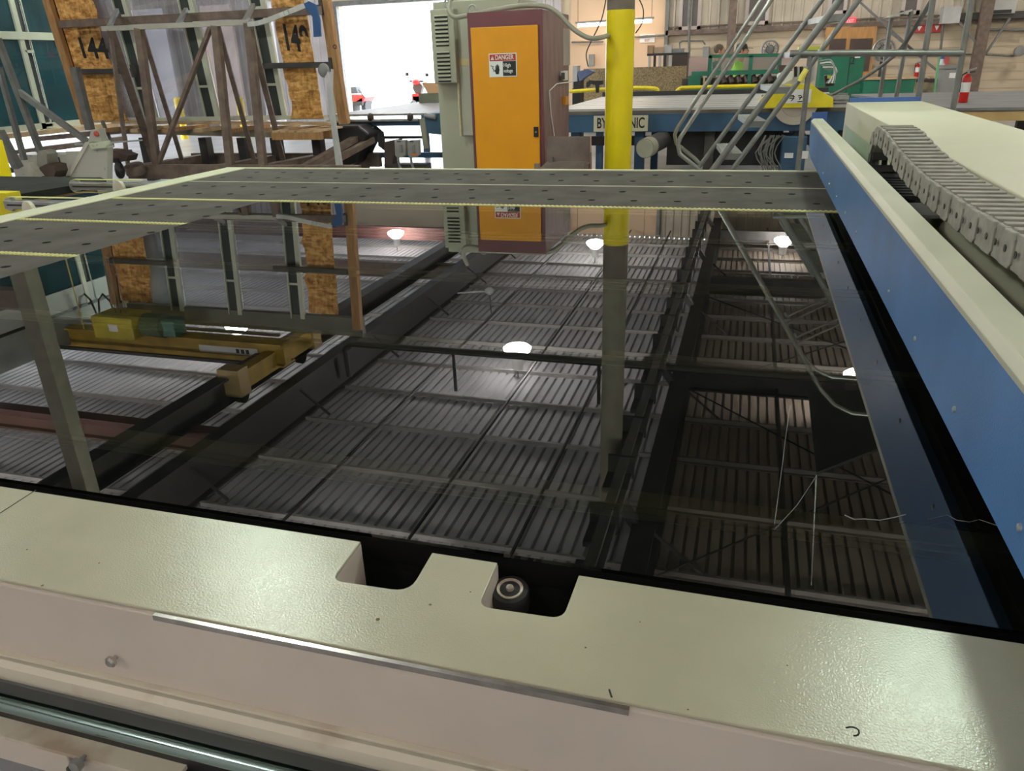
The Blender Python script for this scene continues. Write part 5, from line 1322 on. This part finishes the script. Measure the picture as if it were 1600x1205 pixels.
bench_box(1453, 119, 1461, 'tan_carton', WOODL, 'small tan carton on the workbench left of the bottle')
gb = thing('grey_bin', (P(1488, 125, YK-.4).x, YK-.4, 0), 'grey lidded bin beside the workbench under the paper notice', 'bin')
a, b = P(1475, 108, YK-.4), P(1498, 108, YK-.4)
MB().box((a.x, YK-.4, 0), (b.x, YK+.1, a.z)).build('body', mat('bin_grey', (.30,.30,.29), .6, var=.08), gb, bevel=.02)
MB().box((a.x-.03, YK-.42, a.z), (b.x+.03, YK+.12, a.z+.06)).build('lid', GREYM, gb, bevel=.01)
p_, q_ = P(1484, 114, YK-.41), P(1494, 122, YK-.41); MB().box((p_.x, YK-.412, q_.z), (q_.x, YK-.401, p_.z)).build('paper_notice', PAPER, gb)
tag(panel('red_notice', 1471, 89, 1481, 104, mat('notice_red', (.62,.12,.10), .6, var=0), .02, .1), 'small red notice on the wall above the workbench', 'sign')
o = tag(MB().tube(V((P(1463, 142, 15.2).x, 15.2, 0)), P(1468, 84, 15.2), .018, 6).build('green_pole', mat('pole_green', (.15,.42,.18), .5, var=0)), 'thin green pole leaning beside the workbench', 'pole')

# ------------------------------------------------------------------ people at the back
def skin_body(name, nodes, edges, m, parent, root_i=0, sub=1):
    me = bpy.data.meshes.new(name)
    off = V(parent.location)
    me.from_pydata([V(p)-off for p, r in nodes], edges, [])
    o = bpy.data.objects.new(name, me); col.objects.link(o); o.parent = parent
    sk = o.modifiers.new('skin', 'SKIN'); sk.use_smooth_shade = True
    for i, (p, r) in enumerate(nodes):
        me.skin_vertices[0].data[i].radius = (r, r) if not isinstance(r, tuple) else r
        me.skin_vertices[0].data[i].use_root = (i == root_i)
    sb = o.modifiers.new('sub', 'SUBSURF'); sb.levels = sub; sb.render_levels = sub
    me.materials.append(m)
    return o
def person(px, ytop, Yp, label, shirt, trousers, hair, lean, cap=False, facing=1):
    hd_ = P(px, ytop, Yp); H = hd_.z; x, y = hd_.x, Yp
    t = thing('person', (x, y, 0), label, 'person')
    s = H/1.75; f = facing
    # body: one continuous skin from head to feet, arms and hands included
    pel = V((x-.10*f*s, y, .93*s)); che = V((x-.06*f*s, y, 1.30*s)); nk = V((x-.01*f*s, y, 1.47*s)); hb = V((x+.0*f*s, y, 1.54*s)); ht = V((x+.005*f*s, y, 1.68*s))
    N = [(pel, .13*s), ((pel+che)/2, (.15*s, .11*s)), (che, (.17*s, .12*s)), (nk, .055*s), (hb, .075*s), (ht, .085*s)]
    E_ = [(0,1),(1,2),(2,3),(3,4),(4,5)]
    def chain(pts, start):
        i0 = start
        for p, r in pts:
            N.append((V(p), r)); E_.append((i0, len(N)-1)); i0 = len(N)-1
        return i0
    hands = []
    for sd in (1, -1):
        w_ = chain([((x-.06*f*s, y+sd*.20*s, 1.38*s), .055*s), ((x+.02*f*s, y+sd*.26*s, 1.12*s), .045*s), ((x+.26*f*s, y+sd*.20*s, 1.04*s), .034*s), ((x+.33*f*s, y+sd*.18*s, 1.02*s), .028*s)], 2)
        wr_ = N[w_][0]
        for k in range(4):
            chain([(wr_+V((.05*f*s, (k-1.5)*.02*s, -.005)), .010*s), (wr_+V((.09*f*s, (k-1.5)*.022*s, -.03*s)), .008*s)], w_)
        chain([(wr_+V((.02*f*s, -sd*.035*s, .0)), .010*s), (wr_+V((.05*f*s, -sd*.045*s, -.015*s)), .009*s)], w_)
        chain([((x-.10*f*s, y+sd*.10*s, .82*s), .085*s), ((x-.06*f*s, y+sd*.11*s, .48*s), .06*s), ((x-.09*f*s, y+sd*.11*s, .09*s), .042*s), ((x+.06*f*s, y+sd*.12*s, .04*s), .035*s)], 0)
    skin_body('body', N, E_, SKIN, t)
    # clothes slightly larger than the body
    Nn = [(pel, .135*s), ((pel+che)/2, (.185*s, .15*s)), (che+V((0,0,.05)), (.23*s, .19*s)), (che+V((.02*f,0,.15*s)), .10*s)]
    Ee = [(0,1),(1,2),(2,3)]
    for sd in (1, -1):
        Nn += [(V((x-.06*f*s, y+sd*.20*s, 1.38*s)), .075*s), (V((x-.01*f*s, y+sd*.25*s, 1.20*s)), .066*s)]; k = len(Nn)
        Ee += [(2, k-2), (k-2, k-1)]
    skin_body('shirt', Nn, Ee, shirt, t)
    Nt = [(pel+V((0,0,.0)), (.142*s,.125*s))]; Et = []
    for sd in (1, -1):
        b0 = len(Nt)
        Nt += [(V((x-.10*f*s, y+sd*.10*s, .80*s)), .098*s), (V((x-.06*f*s, y+sd*.11*s, .48*s)), .075*s), (V((x-.09*f*s, y+sd*.11*s, .10*s)), .062*s)]
        Et += [(0, b0), (b0, b0+1), (b0+1, b0+2)]
    skin_body('trousers', Nt, Et, trousers, t)
    for sd in (1, -1): MB().ball((x-.02*f*s, y+sd*.115*s, .045), .06, 10, (2.1, .8, .75)).build('shoe', BLACK, t, smooth=True)
    hc = (hb+ht)/2+V((0,0,.03*s))
    MB().ball(hc+V((-.022*f*s, 0, .035*s)), .099*s, 14, (1.06, .92, 1.0)).build('hair', hair, t, smooth=True)
    fc = hc+V((.05*f*s, 0, -.02*s))
    MB().ball(fc, .082*s, 12, (.95, .85, 1.15)).build('face', SKIN, t, smooth=True)
    MB().prism([fc+V((.075*f*s, -.012*s, .02*s)), fc+V((.105*f*s, 0, -.015*s)), fc+V((.075*f*s, .012*s, .02*s)), fc+V((.07*f*s, 0, .04*s))], (0, 0, -.012)).build('nose', SKIN, t)
    MB().bar(fc+V((.074*f*s, -.02*s, -.045*s)), fc+V((.074*f*s, .02*s, -.045*s)), .008, .008).build('mouth', mat('lip', (.30,.10,.08), .5, var=0), t)
    for sd in (1, -1):
        MB().ball(fc+V((.070*f*s, sd*.03*s, .02*s)), .011*s, 8).build('eye', INK, t, smooth=True)
        MB().ball(hc+V((0, sd*.095*s, -.01*s)), .03*s, 8, (.7, .4, 1.1)).build('ear', SKIN, t, smooth=True)
    if cap:
        MB().lathe([(.112*s,0),(.112*s,.03*s),(.10*s,.08*s),(.05*s,.115*s),(.01,.12*s)], hc+V((-.01*f*s, 0, .035*s)), n=18).build('cap_crown', CAPD, t, smooth=True)
        MB().prism([hc+V((.09*f*s, -.07*s, .045*s)), hc+V((.20*f*s, -.05*s, .035*s)), hc+V((.215*f*s, 0, .03*s)), hc+V((.20*f*s, .05*s, .035*s)), hc+V((.09*f*s, .07*s, .045*s))], (0, 0, .012)).build('cap_brim', mat('cap_green', (.05,.16,.08), .7, var=0), t)
    return t
person(1160, 70, 18.0, 'person in lime yellow shirt and dark cap facing right behind the green mesh', LIME, mat('jeans', (.05,.07,.12), .8, var=.1), HAIRG, 0, True)
person(1125, 70.5, 18.6, 'person with grey brown hair and grey shirt, left of the one in lime', GREYSH, mat('jeans', (.05,.07,.12), .8), HAIRG, 0, False)
tag(MB().box((P(1076, 108, 19.6).x, 19.6, 0), (P(1240, 96, 19.6).x, 19.64, P(1150, 88, 19.6).z)).build('pink_screen', mat('screen_pink', (.58,.42,.38), .8, var=.06)), 'low pinkish screen wall behind the green machine and people', 'partition')

# ------------------------------------------------------------------ overhead crane (mirrored in the glass)
cr_ = thing('overhead_crane', (-9.2, 10.0, 4.5), 'yellow overhead crane girder with hoist trolley mirrored at the left of the glass', 'crane')
g0, g1 = MZ(60, 500, 4.25), MZ(505, 548, 4.25)
yg = (g0.y+g1.y)/2
gx0, gx1 = -14.5, -6.75
MB().bar((gx0, yg, 4.42), (gx1, yg, 4.42), .16, .34).build('main_girder', CRANEY, cr_)
MB().bar((gx0, yg, 4.25), (gx1, yg, 4.25), .30, .03).build('lower_flange', CRANEY, cr_)
MB().bar((gx0, yg+.02, 4.60), (gx1, yg+.02, 4.60), .34, .03).build('upper_flange', CRANEY, cr_)
MB().bar((gx0, yg+.45, 4.30), (gx1-.4, yg+.45, 4.30), .05, .05).build('festoon_track', STEELG, cr_)
MB().bar((gx0, yg-.35, 4.50), (gx1-.4, yg-.35, 4.50), .05, .05).build('festoon_track', STEELD, cr_)
MB().bar((-7.0, yg-.95, 4.52), (-7.0, yg+1.15, 4.52), .20, .28).build('end_truck', CRANEY, cr_)
for dy in (-1.0, 1.1): MB().box((-7.22, yg+dy-.12, 4.30), (-6.86, yg+dy+.12, 4.72)).build('truck_end_cap', mat('cap_tan', (.50,.36,.16), .6, var=.1), cr_)
for dy in (-.75, .95): MB().lathe([(.03,-.05),(.12,-.05),(.12,.05),(.03,.05)], (-7.15, yg+dy, 4.86), (1,0,0), 16).build('truck_wheel', STEELD, cr_, smooth=True)
hb0 = MZ(200, 505, 4.05)
hx_, hy_ = hb0.x, yg-.15
MB().box((hx_-.45, hy_-.30, 3.86), (hx_+.35, hy_+.20, 4.24)).build('hoist_housing', mat('hoist_yellow', (.62,.50,.05), .5, var=.15), cr_, bevel=.03)
MB().lathe([(.05,0),(.19,.02),(.20,.40),(.10,.46)], (hx_+.34, hy_, 4.05), (1,0,0), 20).build('hoist_motor', mat('motor_green', (.13,.17,.08), .5, var=.2), cr_, smooth=True)
MB().box((hx_+.75, hy_-.12, 3.92), (hx_+1.0, hy_+.16, 4.20)).build('brake_box', mat('brake_green', (.10,.22,.17), .5, var=.1), cr_, bevel=.02)
MB().box((hx_-.12, hy_-.302, 3.98), (hx_+.06, hy_-.30, 4.10)).build('warning_label', PAPER, cr_)
a = MZ(245, 522, 4.40); MB().box((hx_+1.25, yg-.085, 4.36), (hx_+2.35, yg-.081, 4.48)).build('rating_plate', PAPER, cr_)
for k in range(3): MB().box((hx_+1.95+k*.09, yg-.089, 4.385), (hx_+2.01+k*.09, yg-.085, 4.455)).build('faded_mark', INK, cr_)
for k in range(6):
    x = hx_-1.0-k*.42
    MB().path([(x-.2, yg+.45, 4.26), (x-.12, yg+.45, 3.9), (x, yg+.45, 3.78), (x+.12, yg+.45, 3.9), (x+.2, yg+.45, 4.26)], .018, 6).build('festoon_loop', BLACK, cr_, smooth=True)
for k in range(3): MB().tube((hx_-.15+.1*k, hy_-.05, 3.86), (hx_-.15+.1*k, hy_-.05, 3.0-.1*k), .008, 5).build('hoist_rope', STEELG, cr_)
MB().tube((hx_-.9, yg-.2, 4.2), (hx_-.9, yg-.2, 2.7), .012, 5).build('pendant_cord', mat('cord_yellow', (.6,.45,.1), .6, var=0), cr_)
# cctv style light bracket and dark sheet hanging in the right bay
t = thing('ceiling_bracket', (MZ(765, 462, 5.0).x, MZ(765, 462, 5.0).y, 4.9), 'small white bracket with bulb under the roof, mirrored near the middle of the glass', 'bracket')
q = V(t.location)
MB().bar(q+V((-.75, 0, .08)), q, .03, .03).build('arm', WHITE, t); MB().lathe([(.05,0),(.10,.04),(.10,.10),(.03,.16)], q-V((0,0,.08)), n=14).build('cup', WHITE, t, smooth=True); MB().tube(q, q+V((.02, 0, .5)), .012, 6).build('stem', STEELG, t)
ca, cb2, cc2, cd2 = (MZ(*p, 4.0) for p in ((1263, 610), (1360, 610), (1400, 690), (1276, 738)))
hp = tag(MB().prism([ca, cb2, cc2, cd2], (0, 0, .03)).build('hanging_board', mat('dark_board', (.03,.035,.03), .6, var=.2)), 'dark board hung under the roof, mirrored beside the gantry below the ladder', 'board')
tag(MB().tube(cd2+V((0,0,.03)), cd2+V((.1, 0, 1.3)), .008, 5).build('board_wire', GALV), 'thin wire holding the dark hanging board', 'wire')

for k, (px, py, lb) in enumerate(((279, 163, 'yellow bollard seen through the middle pane of the leaning unit'), (375, 161, 'yellow bollard seen through the right hand pane of the leaning unit'))):
    c = P(px, py, 18.0)
    o = MB().lathe([(.09,0),(.09,1.0),(.05,1.06)], (c.x, 18.0, P(px, 172, 18.0).z-.0), n=16)
    zt_ = P(px, 152, 18.0).z
    o = MB().lathe([(.10,0),(.10,zt_-.04),(.06,zt_)], (c.x, 18.0, 0), n=16).build('bollard', mat('bollard_yellow', (.85,.62,.02), .5, var=0), smooth=True)
    tag(o, lb, 'bollard', 'yellow bollards')
for k, (x0, x1, m) in enumerate(((-15.6, -14.6, mat('panel_pink', (.46,.37,.33), .8, var=.1)), (-18.2, -16.9, mat('panel_grey', (.40,.38,.40), .8, var=.1)), (-13.9, -13.3, mat('panel_pale', (.66,.66,.70), .8, var=.1)))):
    tag(MB().box((x0, 21.0, 0), (x1, 21.1, 3.4)).build('stacked_sheet', m), ['tall pinkish sheet standing behind the leaning glazed unit', 'tall grey sheet standing far left behind the leaning unit', 'tall pale sheet standing behind the right pane of the leaning unit'][k], 'sheet')
